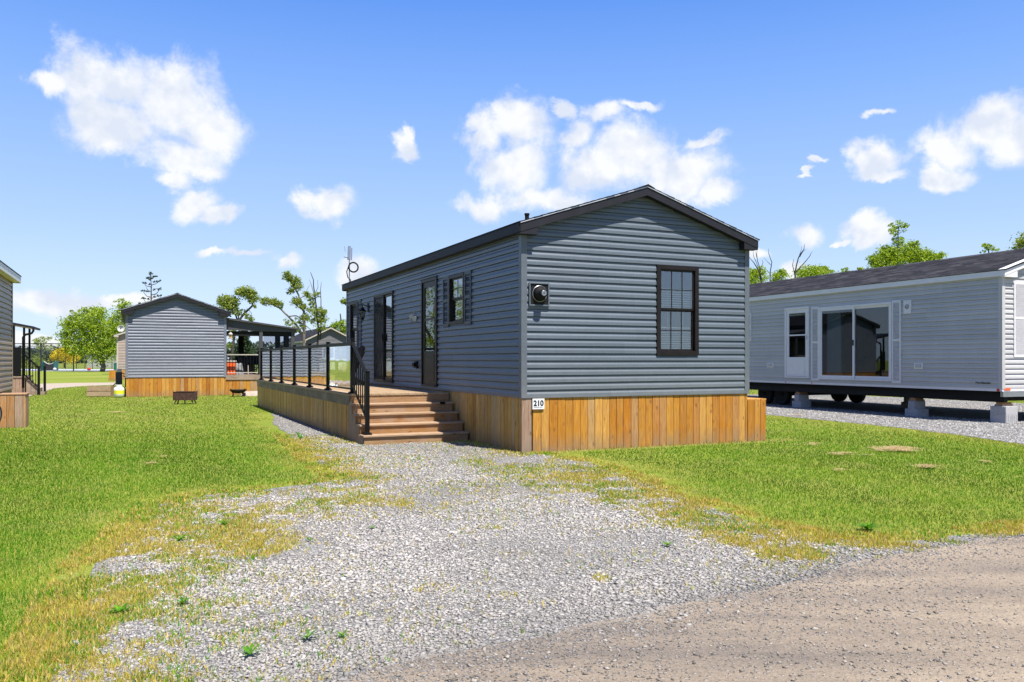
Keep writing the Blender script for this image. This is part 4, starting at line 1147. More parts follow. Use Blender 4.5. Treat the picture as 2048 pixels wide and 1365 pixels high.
# fire pit bowl in front of the porch
t = thing('fire_pit', 'black fire bowl on curved legs in front of the neighbour porch', 'fire pit', (*px(476, 0, 32.6)[:2], 0), A1)
m = MB(); m.lathe([(.02, .12), (.20, .14), (.30, .22), (.33, .27), (.31, .27), (.28, .22), (.05, .17)], (0, 0, 0), 24); m.build('bowl', 'matte_black', t, smooth=True)
for k in range(4):
    a = k*math.pi/2 + .7; c_, s_ = math.cos(a), math.sin(a)
    MB().tube([(.30*c_, .30*s_, 0), (.24*c_, .24*s_, .10), (.33*c_, .33*s_, .22), (.38*c_, .38*s_, .30)], .018, 6).build('leg', 'black_metal', t)
o = draped('crumpled_tarp', 'pale crumpled tarp on the grass between the two decks', 'tarp', (*px(508, 0, 33.2)[:2], 0), A1, .9, .6, .18, 'pale_cloth', 9)
# rusty fire box
t = thing('fire_box', 'rusty rectangular steel fire box on short legs standing alone on the lawn', 'fire box', (*px(370.5, 0, 27.0)[:2], 0), .1)
m = MB(); m.box(-.33, -.2, .13, .33, -.185, .40).box(-.33, .185, .13, .33, .2, .40).box(-.33, -.185, .13, -.315, .185, .40).box(.315, -.185, .13, .33, .185, .40).box(-.315, -.185, .13, .315, .185, .145)
m.box(-.34, -.21, .40, .34, -.185, .412).box(-.34, .185, .40, .34, .21, .412); m.build('tray', 'rust', t)
for a, b, c_, d_ in ((-.24, -.12, -.30, -.2), (.24, -.12, .30, -.2), (-.24, .12, -.30, .2), (.24, .12, .30, .2), (0.02, -.1, 0.02, -.12)):
    m = MB(); m.bar((a, b, .14), (c_, d_, 0), .035, .02); m.build('leg', 'rust', t)
# propane tank, pedestal, planter box
t = thing('propane_tank', 'white propane tank with a yellow band at the corner of the blue grey home', 'gas tank', (*px(238, 0, 31.7)[:2], 0), 0)
m = MB(); m.lathe([(.12, .0), (.13, .03), (.17, .05), (.187, .09), (.187, .32), (.17, .37), (.10, .41), (.04, .42)], (0, 0, 0), 28); m.build('body', 'tank_white', t, smooth=True)
m = MB(); m.lathe([(.189, .14), (.189, .28)], (0, 0, 0), 28); m.build('band', 'tank_yellow', t)
m = MB()
for k in range(12):
    if k in (0, 6): continue
    a, b = k*math.pi/6, (k+1)*math.pi/6; m.add([(.11*math.cos(a), .11*math.sin(a), .39), (.11*math.cos(b), .11*math.sin(b), .39), (.11*math.cos(b), .11*math.sin(b), .49), (.11*math.cos(a), .11*math.sin(a), .49)], [(0, 1, 2, 3)])
m.build('collar', 'tank_white', t); m = MB(); m.lathe([(.02, .41), (.02, .47), (.035, .47), (.035, .49)], (0, 0, 0), 10); m.build('valve', 'steel', t)
t = thing('power_pedestal', 'dark power pedestal with hoses behind the propane tank', 'power pedestal', (*px(239, 0, 33.4)[:2], 0), A1)
m = MB(); m.box(-.10, -.08, .0, .06, .08, .55); m.box(-.14, -.1, .45, .10, .1, .95); m.build('cabinet', 'shutter_vinyl', t, bev=.01)
m = MB(); m.box(-.09, -.11, .955, .08, .1, 1.08); m.build('cap', 'light_post', t, bev=.01)
m = MB(); m.tube([(.12, 0, .8), (.22, 0, .75), (.22, 0, .35), (.12, 0, .3)], .025, 6); m.tube([(.1, -.05, .9), (.34, -.05, .82), (.34, -.05, .4), (.3, -.05, .1)], .02, 6)
m.tube([(-.14, 0, .5), (-.26, 0, .38), (-.22, 0, .2), (-.12, 0, .16)], .02, 6); m.build('hoses', 'rubber', t)
t = thing('wooden_crate', 'low pale wooden crate on the lawn left of the propane tank', 'crate', (*px(202, 0, 32.6)[:2], 0), .05)
m = MB()
for k in range(2): m.box(-.45, -.2, .02 + k*.20, .45, -.18, .20 + k*.20, rng.random()); m.box(-.45, .18, .02 + k*.20, .45, .2, .20 + k*.20, rng.random())
m.box(-.45, -.18, .0, -.43, .18, .40, .3).box(.43, -.18, 0, .45, .18, .40, .6).box(-.43, -.18, .36, .43, .18, .38, .9); m.build('boards', 'tread_wood', t)

# brown home + deck, far left of the blue-grey one
nh = thing('mobile_home', 'tan sided home mostly hidden behind the blue grey one, with a satellite dish', 'house', (*px(234, 0, 60.0)[:2], 0), A1)
gable_home(nh, 4.0, 8.0, .75, 3.25, .36, .2, .2, dict(wall='brown_vinyl', corner='beige_trim', fascia='beige_trim', drip='beige_trim', shingle='shingle_brown'), interior=False, fine=False)
m = MB(); planks_front(m, 0, 4, -.03, .745); m.box(.03, .03, 0, 4, 8, .74); m.build('skirting', 'cedar_plank', nh)
m = MB(); m.lathe([(.03, 0), (.16, -.03), (.24, -.09), (.25, -.09), (.17, -.02), (.03, .02)], (.25, .3, 3.72), 24, 'y'); m.tube([(.25, .3, 3.40), (.25, .33, 3.7)], .03, 6); ds = m.build('satellite_dish', 'light_post', nh, smooth=True)
m = MB(); m.tube([(.25, .25, 3.52), (.25, -.05, 3.70)], .015, 5); m.box(.21, -.1, 3.67, .29, -.02, 3.75); m.build('feed_arm', 'matte_black', ds)
t = thing('cedar_planter', 'tall cedar planter box standing left of the tan home', 'planter', (*px(225, 0, 57)[:2], 0), A1)
m = MB(); planks_front(m, -.22, .22, 0, .72); planks_side(m, 0.02, .5, 0, .72, x=.2); m.box(-.21, .03, 0, .2, .5, .70); m.build('boards', 'cedar_plank', t)
t = thing('storage_bin', 'narrow teal bin beside the tan home', 'bin', (*px(230.5, 0, 58.5)[:2], 0), A1)
m = MB(); m.box(-.09, -.2, 0, .09, .2, 1.15); m.build('body', 'green_plastic', t, bev=.02); m = MB(); m.box(-.1, -.22, 1.152, .1, .22, 1.22); m.build('lid', 'green_plastic', t, bev=.02)

# dark grey home far behind the deck
dh = thing('mobile_home', 'dark grey home with pale rake boards, seen over the glass railing', 'house', (*px(608, 0, 68.0)[:2], 0), A1)
gable_home(dh, 4.3, 11.0, .75, 3.0, .50, .2, .25, dict(wall='dark_grey_vinyl', corner='dark_grey_vinyl', fascia='beige_trim', drip='black_metal', shingle='shingle_dark'), interior=False, fine=False, holes_front=[(1.5, 2.5, 1.5, 2.5)])
win(dh, front_xf, 1.47, 2.53, 1.47, 2.53, 'white_trim', grid=(2, 1), fw=.1, meeting=False)
m = MB(); planks_front(m, 0, 4.3, -.03, .745); m.box(.03, .03, 0, 4.3, 11, .74); m.build('skirting', 'grey_wood', dh)
t = thing('above_ground_pool', 'white corrugated pool wall in front of the dark grey home', 'pool', (*px(668, 0, 60)[:2], 0), 0)
V = []; Fc = []; n = 96
for k in range(n):
    a = 2*math.pi*k/n; r_ = 1.65 + .02*(k % 2); V += [(r_*math.cos(a), r_*math.sin(a), .35), (r_*math.cos(a), r_*math.sin(a), 1.45)]
for k in range(n): a, b = 2*k, 2*((k+1) % n); Fc.append((a, b, b+1, a+1))
m = MB(); m.add(V, Fc); m.build('wall', 'white_vinyl', t, fix=False)
m = MB(); m.lathe([(1.60, 1.45), (1.72, 1.45), (1.72, 1.50), (1.60, 1.50)], (0, 0, 0), 48); m.build('rim', 'white_trim', t)
m = MB(); m.lathe([(1.7, 0), (1.7, .34), (1.5, .34)], (0, 0, 0), 24); m.build('base', 'grey_wood', t)
t = thing('wood_stack', 'stack of tan boards in front of the white pool wall', 'lumber', (*px(655, 0, 50)[:2], 0), A1)
m = MB()
for k in range(6):
    for j in range(3): m.box(-1.1 + j*.75 + .02*k, -.3, .02 + k*.12, -.42 + j*.75 + .02*k, .3, .13 + k*.12, rng.random())
m.build('boards', 'treated_plank', t)
t = thing('red_planter', 'square red brown wooden planter seen through the last glass pane', 'planter', (*px(692, 0, 36)[:2], 0), A1)
m = MB()
for k in range(4): m.box(-.32, -.32, .12 + k*.13, .32, .32, .245 + k*.13, rng.random())
m.box(-.35, -.35, .64, .35, .35, .68); m.box(-.33, -.33, 0, -.25, -.25, .12).box(.25, -.33, 0, .33, -.25, .12).box(-.33, .25, 0, -.25, .33, .12).box(.25, .25, 0, .33, .33, .12); m.build('box', 'red_planter', t)
o = MB().lathe([(.08, 0), (.20, .10), (.25, .28), (.20, .45), (.10, .55), (.12, .6)], (0, 0, 0), 20).build('clay_urn', 'pale_cloth', None, smooth=True)
o.location = (*px(690, 0, 36)[:2], .681); tag(o, 'tan clay urn standing on the red brown planter', 'urn')

# ---------------------------------------------------------------- court fence
fe = thing('chain_link_fence', 'tall black chain link fence around the far court', 'fence', (0, 0, 0), 0)
FY = 105.0
def fx(p, Y=FY): return (p - 1024)/F*Y
zt = EYE + (HOR - 687.5)/F*FY; 
for p in (82, 147, 209, 271): MB().tube([(fx(p), FY, 0), (fx(p), FY, zt)], .075, 6).build('fence_post', 'black_chain', fe)
m = MB(); m.tube([(fx(20), FY, zt), (fx(330), FY, zt)], .05, 6); m.tube([(fx(20), FY, .1), (fx(330), FY, .1)], .035, 6); m.build('top_rail', 'black_chain', fe)
FB = 128.0; zb = EYE + (HOR - 693)/F*FB
for p in (61, 116, 131, 153, 170, 185, 224): MB().tube([(fx(p, FB), FB, 0), (fx(p, FB), FB, zb if p in (61, 116, 170, 224) else zb*.55)], .05, 6).build('fence_post', 'black_chain', fe)
m = MB(); m.tube([(fx(20, FB), FB, zb), (fx(330, FB), FB, zb)], .035, 6); m.build('back_rail', 'black_chain', fe)
def mesh_mat():
    mm, t_, b__, o_ = new_mat('chain_mesh')
    tr = t_.nodes.new('ShaderNodeBsdfTransparent'); mx = t_.nodes.new('ShaderNodeMixShader'); b__.inputs['Base Color'].default_value = (.015, .017, .02, 1)
    co = objco(t_, (1, 1, 1)); 
    s = t_.nodes.new('ShaderNodeSeparateXYZ'); t_.links.new(co, s.inputs[0])
    u = math_node(t_, 'ADD', s.outputs[0], s.outputs[2]); v_ = math_node(t_, 'SUBTRACT', s.outputs[0], s.outputs[2])
    f1 = math_node(t_, 'LESS_THAN', math_node(t_, 'FRACT', math_node(t_, 'MULTIPLY', u, 12)), .09)
    f2 = math_node(t_, 'LESS_THAN', math_node(t_, 'FRACT', math_node(t_, 'MULTIPLY', v_, 12)), .09)
    t_.links.new(math_node(t_, 'MAXIMUM', f1, f2), mx.inputs[0]); t_.links.new(tr.outputs[0], mx.inputs[1]); t_.links.new(b__.outputs[0], mx.inputs[2]); t_.links.new(mx.outputs[0], o_.inputs[0])
mesh_mat()
m = MB(); m.add([(fx(20), FY, .1), (fx(330), FY, .1), (fx(330), FY, zt), (fx(20), FY, zt)], [(0, 1, 2, 3)]); m.build('wire_mesh', 'chain_mesh', fe, fix=False)
m = MB(); m.add([(fx(20, FB), FB, .1), (fx(330, FB), FB, .1), (fx(330, FB), FB, zb), (fx(20, FB), FB, zb)], [(0, 1, 2, 3)]); m.build('wire_mesh', 'chain_mesh', fe, fix=False)
ct = MB(); ct.add([(fx(40), FY + 1, .012), (fx(300), FY + 1, .012), (fx(300, FB), FB - 1, .012), (fx(10, FB), FB - 1, .012)], [(0, 1, 2, 3)]); c_ = ct.build('court', 'court_surface', None, fix=False); c_['kind'] = 'structure'
t = thing('net_goal', 'green sided net goal with sagging pale top bar on the court', 'net goal', (fx(99.5, 108), 108, 0), 0)
for s in (-.8, .8): MB().box(s - .05, -.5, 0, s + .05, .5, 1.25).build('side_frame', 'green_plastic', t)
m = MB(); m.tube([(-.8 + 1.6*k/10, 0, 1.25 - .38*math.sin(math.pi*k/10)) for k in range(11)], .05, 6); m.build('top_bar', 'light_post', t)
m = MB(); pts = [(-.8 + 1.6*k/10, 0, 1.22 - .38*math.sin(math.pi*k/10)) for k in range(11)]
m.add([(x, 0, .05) for x, _, _ in pts] + pts, [(k, k+1, k+12, k+11) for k in range(10)]); m.build('net', 'dark_cloth', t, fix=False)
for p, mt, nm in ((109.5, 'light_post', 'white ball lying on the court beside the net goal'), (178, 'red_paint', 'red ball lying on the far side of the court')):
    o = MB().lathe([(.01, 0), (.16, .06), (.22, .2), (.16, .36), (.01, .42)], (0, 0, .012), 12).build('ball', mt, None, smooth=True); o.location = (fx(p, 107), 107, 0); tag(o, nm, 'ball')
# ---------------------------------------------------------------- grass, weeds, stones
def seg_dist(x, y, poly):
    d = np.full(x.shape, 1e9); n = len(poly)
    for i in range(n):
        ax, ay = poly[i]; bx_, by_ = poly[(i+1) % n]
        vx, vy = bx_-ax, by_-ay; L2 = vx*vx + vy*vy + 1e-9
        t = np.clip(((x-ax)*vx + (y-ay)*vy)/L2, 0, 1)
        d = np.minimum(d, (x-ax-t*vx)**2 + (y-ay-t*vy)**2)
    return np.sqrt(d)
def rect(u0, u1, v0, v1, f=uv): return [f(u0, v0), f(u1, v0), f(u1, v1), f(u0, v1)]
FOOT = [rect(0, W, 0, LEN), rect(W, W+.42, 0, 1.1), rect(-1.93, 0, SY, DY1), rect(-8.04-lw, -8.04, 11.04-ll, 11.04), rect(-8.02, -7.53, 8.78, 9.4)]
_bo = (BO[0]-OX, BO[1]-OY); _bu, _bv = _bo[0]*ca+_bo[1]*sa, -_bo[0]*sa+_bo[1]*ca
FOOT.append(rect(_bu, _bu+bw+2.9, _bv, _bv+bl_))
FOOT.append(rect(.2, RW, .0, RL, uv2))
def in_foot(x, y):
    c = np.zeros(x.shape, bool)
    for p in FOOT: c |= inpoly(x, y, p)
    return c
def sample_ground(n, y0, y1, power, margin=.12):
    """points on the ground between two distances, thinning with distance"""
    a, b = y0**(2-power), y1**(2-power)
    u = NR.rand(n)
    Y = (a + (b-a)*u)**(1/(2-power)) if abs(power-2) > 1e-3 else y0*(y1/y0)**u
    X = (NR.rand(n)*2 - 1) * (.617 + margin) * Y
    return X, Y
def blades(name, X, Y, H, Wd, C, lean=.5, mat='grass_blade', label=None, cat='grass', z0=0.0):
    n = len(X); a = NR.rand(n)*2*np.pi; l = NR.rand(n)*lean
    dx, dy = np.cos(a), np.sin(a); t = NR.rand(n)*2*np.pi
    px_, py_ = np.cos(t)*Wd/2, np.sin(t)*Wd/2
    V = np.zeros((n, 3, 3)); V[:, 0] = np.stack([X-px_, Y-py_, np.full(n, z0)], 1); V[:, 1] = np.stack([X+px_, Y+py_, np.full(n, z0)], 1)
    V[:, 2] = np.stack([X+dx*H*l, Y+dy*H*l, z0 + H*np.sqrt(np.maximum(.15, 1-l*l))], 1)
    Fc = np.arange(n*3).reshape(n, 3)
    o = np_mesh(name, V.reshape(-1, 3), Fc, C, mat)
    return tag(o, label, cat, None, 'stuff')
def pick(cols, n):
    c = np.array(cols)[NR.randint(0, len(cols), n)]
    return c * (1 + (NR.rand(n, 1)-.5)*.35) * KA
GREEN = [(.092, .30, .006), (.125, .35, .007), (.065, .24, .005), (.18, .41, .010), (.108, .32, .009)]
PALE = [(.34, .43, .04), (.40, .44, .08), (.30, .40, .03)]
STRAW = [(.60, .47, .20), (.68, .54, .26), (.52, .42, .15), (.50, .46, .13)]
GOLD = [(.70, .52, .12), (.64, .51, .11), (.74, .57, .19), (.56, .50, .09), (.48, .49, .07)]

DR = DRIVE
def zone(X, Y):
    ind = inpoly(X, Y, DR); d = seg_dist(X, Y, DR); sd = np.where(ind, -d, d)      # >0 on the lawn
    road = inpoly(X, Y, ROAD); pad = inpoly(X, Y, PAD); path = inpoly(X, Y, PATH)
    return sd, road, pad, path

def make_lawn():
    for (n, a, b, pw_, hs_, ws_, nm) in ((520000, 3.4, 17.5, 1.75, (.018, .043), .0050, 'near'), (340000, 11.5, 48, 1.5, (.022, .046), .013, 'far')):
        X, Y = sample_ground(n, a, b, pw_)
        sd, road, pad, path = zone(X, Y)
        sd = sd + ((fbm(X, Y, 1.1, 3) - .70)*.6 + (fbm(X, Y, 4, 4) - .5)*.7)*np.clip(Y/9, .5, 1.4)
        ok = (NR.rand(len(X)) < (np.clip((17.5-Y)/5.5, 0, 1) if nm == 'near' else np.clip((Y-11.5)/4.5, 0, 1)))
        ok &= (sd > -.02) & ~road & ~pad & ~path & ~in_foot(X, Y)
        X, Y, sd = X[ok], Y[ok], sd[ok]
        dpad = seg_dist(X, Y, PAD)
        big = fbm(X, Y, .45); mid = fbm(X+50, Y, 1.7); tiny = fbm(X, Y+90, 7)
        right = X > OX
        # the turf is mown in soft bands and goes pale in places
        pale = np.clip((mid - .55)*4, 0, 1)*.40 + np.clip((big-.57)*4, 0, 1)*.3
        stripe = .5 + .5*np.sin((X*ca + Y*sa)*2.9 + big*6)
        C = pick(GREEN, len(X)); P = pick(PALE, len(X)); S = pick(STRAW, len(X)); Gd = pick(GOLD, len(X))
        r = NR.rand(len(X))
        C = np.where((r < pale)[:, None], P, C)
        farp = np.clip((Y-13)/16, 0, 1)*.62
        C = np.where((NR.rand(len(X)) < farp)[:, None], P, C)
        C *= (.58 + .24*stripe + .34*(tiny-.5) + .45*(mid-.5))[:, None]
        C = np.where((NR.rand(len(X)) < .015 + .06*np.clip((tiny-.6)*5, 0, 1))[:, None], S, C)
        edge = np.exp(-np.clip(sd, 0, 9)/.25) * (.45 + 1.0*mid)
        C = np.where((NR.rand(len(X)) < edge)[:, None], Gd, C)
        edge2 = np.exp(-dpad/.6)*.85*(.5+.8*mid)
        C = np.where((NR.rand(len(X)) < edge2)[:, None], Gd, C)
        # bleached strip along the front skirting
        uu = (X-OX)*ca + (Y-OY)*sa; vv = -(X-OX)*sa + (Y-OY)*ca
        st_ = (vv > -.30) & (vv < .1) & (uu > .3) & (uu < 5.4)
        C = np.where((st_ & (NR.rand(len(X)) < .7))[:, None], S, C)
        H = NR.uniform(hs_[0], hs_[1], len(X)) * (.75 + .5*mid) * np.where((NR.rand(len(X)) < edge), .5, 1)
        H = np.where(right, H*.9, H)
        fd = np.minimum(seg_dist(X, Y, FOOT[0]), np.minimum(seg_dist(X, Y, FOOT[2]), seg_dist(X, Y, FOOT[5])))
        H = np.where((fd < .13) & (fbm(X, Y, 5) > .47), H*2.1, H)
        keep = NR.rand(len(X)) < np.where(edge > .5, .75, 1)
        Wd = ws_ * (Y/8 if nm == 'near' else np.ones_like(Y)) * NR.uniform(.7, 1.3, len(X)) if nm == 'near' else ws_*(Y/22)**.8*NR.uniform(.7, 1.3, len(X))
        Wd = np.maximum(Wd, .0042)
        blades('lawn_grass', X[keep], Y[keep], H[keep], Wd[keep], C[keep], .75, label='mown green lawn grass with pale patches' if nm == 'near' else 'lawn grass further back between the homes')
make_lawn()

PATCH = [(430, 1040, 170, 42, 1.3), (330, 1080, 120, 60, 1.2), (480, 1090, 110, 36, .8), (225, 1190, 100, 70, 1.4), (330, 1150, 130, 50, .7), (700, 1010, 130, 30, .6), (660, 962, 100, 26, 1.2), (700, 1035, 60, 12, .35),
         (150, 1290, 100, 80, 1.4), (250, 1270, 90, 60, .6), (640, 930, 70, 22, .6), (820, 925, 60, 16, .15), (960, 925, 60, 14, .35), (1040, 945, 80, 20, .42), (1120, 965, 80, 22, .7), (1190, 940, 90, 26, .9), (1230, 975, 80, 22, 1.0), (1270, 1005, 90, 20, 1.0),
         (1400, 1040, 100, 22, .9), (1480, 1062, 110, 22, 1.1), (1560, 1085, 120, 22, 1.3), (1600, 1108, 110, 18, 1.2), (1330, 1020, 90, 20, .8), (1680, 1095, 60, 12, .5), (1800, 1075, 120, 12, .6), (1960, 1062, 110, 12, .7),
         (970, 1065, 60, 12, .25), (1010, 1195, 40, 10, .45), (1090, 1210, 30, 8, .5), (870, 1180, 50, 10, .3), (1205, 1160, 22, 8, .5), (430, 1210, 40, 12, .35), (520, 1260, 50, 14, .3), (360, 1290, 70, 16, .35), (300, 1330, 60, 16, .2), (900, 975, 120, 20, .14), (1000, 1010, 220, 30, .07)]
def make_weeds():
    X, Y = sample_ground(1500000, 3.4, 16, 1.7)
    sd, road, pad, path = zone(X, Y)
    pxx = X/Y*F + 1024; pyy = HOR + EYE*F/Y
    dens = np.zeros(len(X))
    for (cx, cy, rx, ry, dd) in PATCH:
        gx, gy = gp(cx, cy); s_ = rx/F*gy; l_ = ry/F*gy*gy/EYE
        q = ((X-gx)/s_)**2 + ((Y-gy)/max(l_, s_*.35))**2
        dens = np.maximum(dens, dd*np.clip(1.3-q, 0, 1))
    edge = np.exp(-np.abs(sd)/.34)*.85
    dens = np.maximum(dens*.72, edge*.9)
    n1 = fbm(X, Y, 2.5); n2 = fbm(X+31, Y, 9)
    dens = dens*np.clip((n1-.28)*4.5, .05, 1.4)*np.clip((n2-.25)*3.6, .1, 1.5) + .03*(n1 > .48)*(n2 > .55)
    ok = (NR.rand(len(X)) < dens) & (sd < .3) & ~road & ~in_foot(X, Y)
    X, Y = X[ok], Y[ok]; n = len(X)
    C = pick(GOLD, n); g_ = pick(GREEN, n); s = pick(STRAW, n)
    q = fbm(X+7, Y+3, 1.6); r = NR.rand(n)
    C = np.where((r < np.clip((q-.46)*3.0, .06, .45))[:, None], g_*1.15, C); C = np.where((NR.rand(n) < .2)[:, None], s, C)
    H = NR.uniform(.016, .044, n); Wd = np.maximum(.0095, .0105*(Y/6))*NR.uniform(.6, 1.3, n)
    blades('gravel_weeds', X, Y, H, Wd, C, .9, label='yellow and green weeds creeping over the gravel drive', cat='weeds')
make_weeds()

def make_straw():
    XS, YS, HS = [], [], []
    for (cx, cy, rx, k) in ((1765, 902, 60, 5200), (1840, 938, 34, 800), (1965, 928, 14, 250), (1700, 912, 40, 400), (1600, 893, 44, 350), (1680, 945, 14, 100), (1590, 833, 22, 250), (300, 932, 10, 100), (330, 918, 9, 60), (215, 827, 30, 500), (60, 862, 12, 100)):
        gx, gy = gp(cx, cy); s_ = rx/F*gy
        lob = NR.randint(0, 5, k); lx = NR.uniform(-.8, .8, 5)[lob]; ly = NR.uniform(-.5, .5, 5)[lob]; x = (lx + NR.randn(k)*.28)*s_; y = (ly + NR.randn(k)*.22)*s_
        XS.append(gx+x); YS.append(gy+y); HS.append(.014*np.exp(-(x/s_)**2*3 - (y/s_)**2*6))
    X = np.concatenate(XS); Y = np.concatenate(YS); H0 = np.concatenate(HS); kp = (fbm(X, Y, 8) > .47) | (NR.rand(len(X)) < .12); X, Y, H0 = X[kp], Y[kp], H0[kp]; n = len(X)
    a = NR.rand(n)*2*np.pi; L = NR.uniform(.03, .08, n); z = .036 + H0*NR.uniform(.2, 1.1, n)
    w_ = .006; V = np.zeros((n, 3, 3)); c, s = np.cos(a), np.sin(a)
    V[:, 0] = np.stack([X-s*w_/2, Y+c*w_/2, z], 1); V[:, 1] = np.stack([X+s*w_/2, Y-c*w_/2, z+.002], 1); V[:, 2] = np.stack([X+c*L, Y+s*L, z+NR.uniform(-.012, .02, n)], 1)
    C = pick([(.60, .46, .26), (.68, .54, .33), (.50, .38, .20)], n)
    tag(np_mesh('dry_clippings', V.reshape(-1, 3), np.arange(n*3).reshape(n, 3), C, 'grass_blade'), 'clumps of dry mown clippings left on the lawn', 'clippings', None, 'stuff')
make_straw()

OCT = np.array([(1, 0, 0), (-1, 0, 0), (0, 1, 0), (0, -1, 0), (0, 0, 1), (0, 0, -1), ], float)
OF = np.array([(0, 2, 4), (2, 1, 4), (1, 3, 4), (3, 0, 4), (2, 0, 5), (1, 2, 5), (3, 1, 5), (0, 3, 5)])
def stones(name, X, Y, S, C, label, z=.004, flat=.42):
    n = len(X); a = NR.rand(n)*2*np.pi
    V = OCT[None] * (1 + (NR.rand(n, 6, 3)-.5)*.7) + (NR.rand(n, 6, 3)-.5)*.55
    V *= S[:, None, None]; V[:, :, 0] *= NR.uniform(.8, 1.5, n)[:, None]; V[:, :, 2] *= flat
    t = (NR.rand(n)-.5)*.9; y2 = V[:, :, 1]*np.cos(t)[:, None] - V[:, :, 2]*np.sin(t)[:, None]; z2 = V[:, :, 1]*np.sin(t)[:, None] + V[:, :, 2]*np.cos(t)[:, None]
    x = V[:, :, 0]*np.cos(a)[:, None] - y2*np.sin(a)[:, None]; y = V[:, :, 0]*np.sin(a)[:, None] + y2*np.cos(a)[:, None]
    P = np.stack([x + X[:, None], y + Y[:, None], z2 + z + (S*flat*.35)[:, None]], 2)
    Fc = (OF[None] + (np.arange(n)*6)[:, None, None]).reshape(-1, 3)
    cc = np.repeat(C, 8, axis=0)
    tag(np_mesh(name, P.reshape(-1, 3), Fc, cc, 'stone'), label, 'gravel', None, 'stuff')
def grey(n, lo=.20, hi=.60, warm=0.03):
    g_ = lo + (hi-lo)*NR.rand(n)**1.05
    w_ = (NR.rand(n)-.35)*.05 + warm
    return np.stack([g_*(1+w_), g_, g_*(1-w_*1.2)], 1) * .84
X, Y = sample_ground(560000, 3.5, 24, 1.75)
sd, road, pad, path = zone(X, Y)
dr_ = seg_dist(X, Y, ROAD)
fade = np.where(road, np.exp(-dr_/.12)*.35, 1.0)
coarse = fbm(X, Y, 1.1)
sdn = sd + ((fbm(X, Y, 1.1, 3) - .70)*.6 + (fbm(X, Y, 4, 4) - .5)*.7)*np.clip(Y/9, .5, 1.4)
sdn += .0
ok = (sd < .0) & ~in_foot(X, Y) & (NR.rand(len(X)) < np.clip(.25 - sdn*4, .12, 1)*fade*(.35+1.3*np.clip((coarse-.30)*2.2, .15, 1)))
ok &= (X < 11)
X, Y, dr_, road_, coarse, sdn2 = X[ok], Y[ok], dr_[ok], road[ok], coarse[ok], sdn[ok]
S = np.clip(NR.lognormal(-4.86, .46, len(X)), .004, .022) * np.clip((Y/7)**.25, .85, 1.25) * (.7+.6*coarse)
S *= np.clip(.55 - sdn2*1.6, .55, 1)
C = grey(len(X), .26, .48, .06); near = np.exp(-dr_/.35)[:, None]; C = C*(1-.38*near)
stones('gravel_stones', X, Y, S, C, 'loose pale grey gravel stones on the drive')
X, Y = sample_ground(26000, 3.5, 12, 1.6); road = inpoly(X, Y, ROAD); cl = fbm(X, Y, .9)
ok = road & (NR.rand(len(X)) < np.clip((cl-.35)*3, .1, 1)); X, Y = X[ok], Y[ok]
S = np.clip(NR.lognormal(-5.15, .45, len(X)), .003, .016)
stones('road_stones', X, Y, S, grey(len(X), .10, .36, .12), 'small stones scattered over the dirt road', .008, .5)
X, Y = sample_ground(260000, 3.5, 14, 1.75); road = inpoly(X, Y, ROAD); dd = seg_dist(X, Y, ROAD)
ok = (road & (NR.rand(len(X)) < np.exp(-dd/.28)*.8)); X, Y, dd = X[ok], Y[ok], dd[ok]
stones('verge_stones', X, Y, NR.uniform(.003, .008, len(X)), grey(len(X), .09, .30, .02), 'fine grey stones along the edge of the dirt road', .008, .5)
X, Y = sample_ground(150000, 13, 32, 1.5); ok = inpoly(X, Y, PAD) & ~inpoly(X, Y, rect(.6, RW-.3, .3, RL, uv2)); X, Y = X[ok], Y[ok]
stones('pad_stones', X, Y, NR.uniform(.012, .024, len(X)), grey(len(X)), 'gravel stones on the pad around the light grey home')

# a few broad-leaved weeds, each a plant of its own
def weed(x, y, s, k, label, up=.55, col=GREEN):
    V = []; C = []; Fc = []
    for i in range(k):
        a = 2*math.pi*i/k + rng.uniform(-.3, .3); L = s*rng.uniform(.7, 1.2); w_ = L*.12; e = up*rng.uniform(.5, 1.4)
        c, s_ = math.cos(a), math.sin(a); q = len(V)
        for (f, ww, h) in ((0, .3, 0), (.35, 1, .5), (.7, .8, .85), (1, .05, .75)):
            V += [(c*L*f - s_*w_*ww, s_*L*f + c*w_*ww, .01 + L*e*h), (c*L*f + s_*w_*ww, s_*L*f - c*w_*ww, .01 + L*e*h)]
        for j in range(3): Fc.append((q+2*j, q+2*j+1, q+2*j+3, q+2*j+2)); q_ = rng.uniform(.45, .8); C.append(tuple(v*q_ for v in rng.choice(col)))
    o = np_mesh('weed', np.array(V), np.array(Fc), np.array(C), 'leaf'); o.location = (x, y, .004)
    tag(o, label, 'weed', 'broad leaved weeds in the gravel')
for (p, q, s, k, lb) in ((448, 1052, .07, 11, 'leafy green weed in the yellow patch left of the drive, furthest one from the road'), (358, 1085, .08, 12, 'larger leafy weed in the yellow patch beside the lawn'),
                     (500, 1315, .065, 9, 'flat weed near the bottom edge of the picture, left of the road'), (685, 1278, .05, 7, 'small round leaved weed where gravel turns dark by the road'),
                     (615, 1282, .05, 7, 'small weed just left of the round leaved one by the road'), (1735, 1062, .10, 26, 'tall weed at the corner of the right lawn'),
                     (1350, 1035, .06, 9, 'weed at the gravel edge of the right lawn'), (365, 1212, .06, 9, 'weed between yellow patch and pale gravel'),
                     (620, 1085, .05, 8, 'little weed on the coarse pale gravel'), (1335, 1095, .06, 8, 'weed on pale gravel close to the right yellow strip'), (745, 1060, .045, 8, 'tiny weed below the wooden stairs in mid drive'),
                     (240, 1230, .07, 10, 'dark green weed at the ragged edge of the left lawn'), (600, 880, .12, 10, 'weed beside the gravel strip under the deck')):
    x, y = gp(p, q); weed(x, y, s, k, lb, .9 if s > .1 else .5)

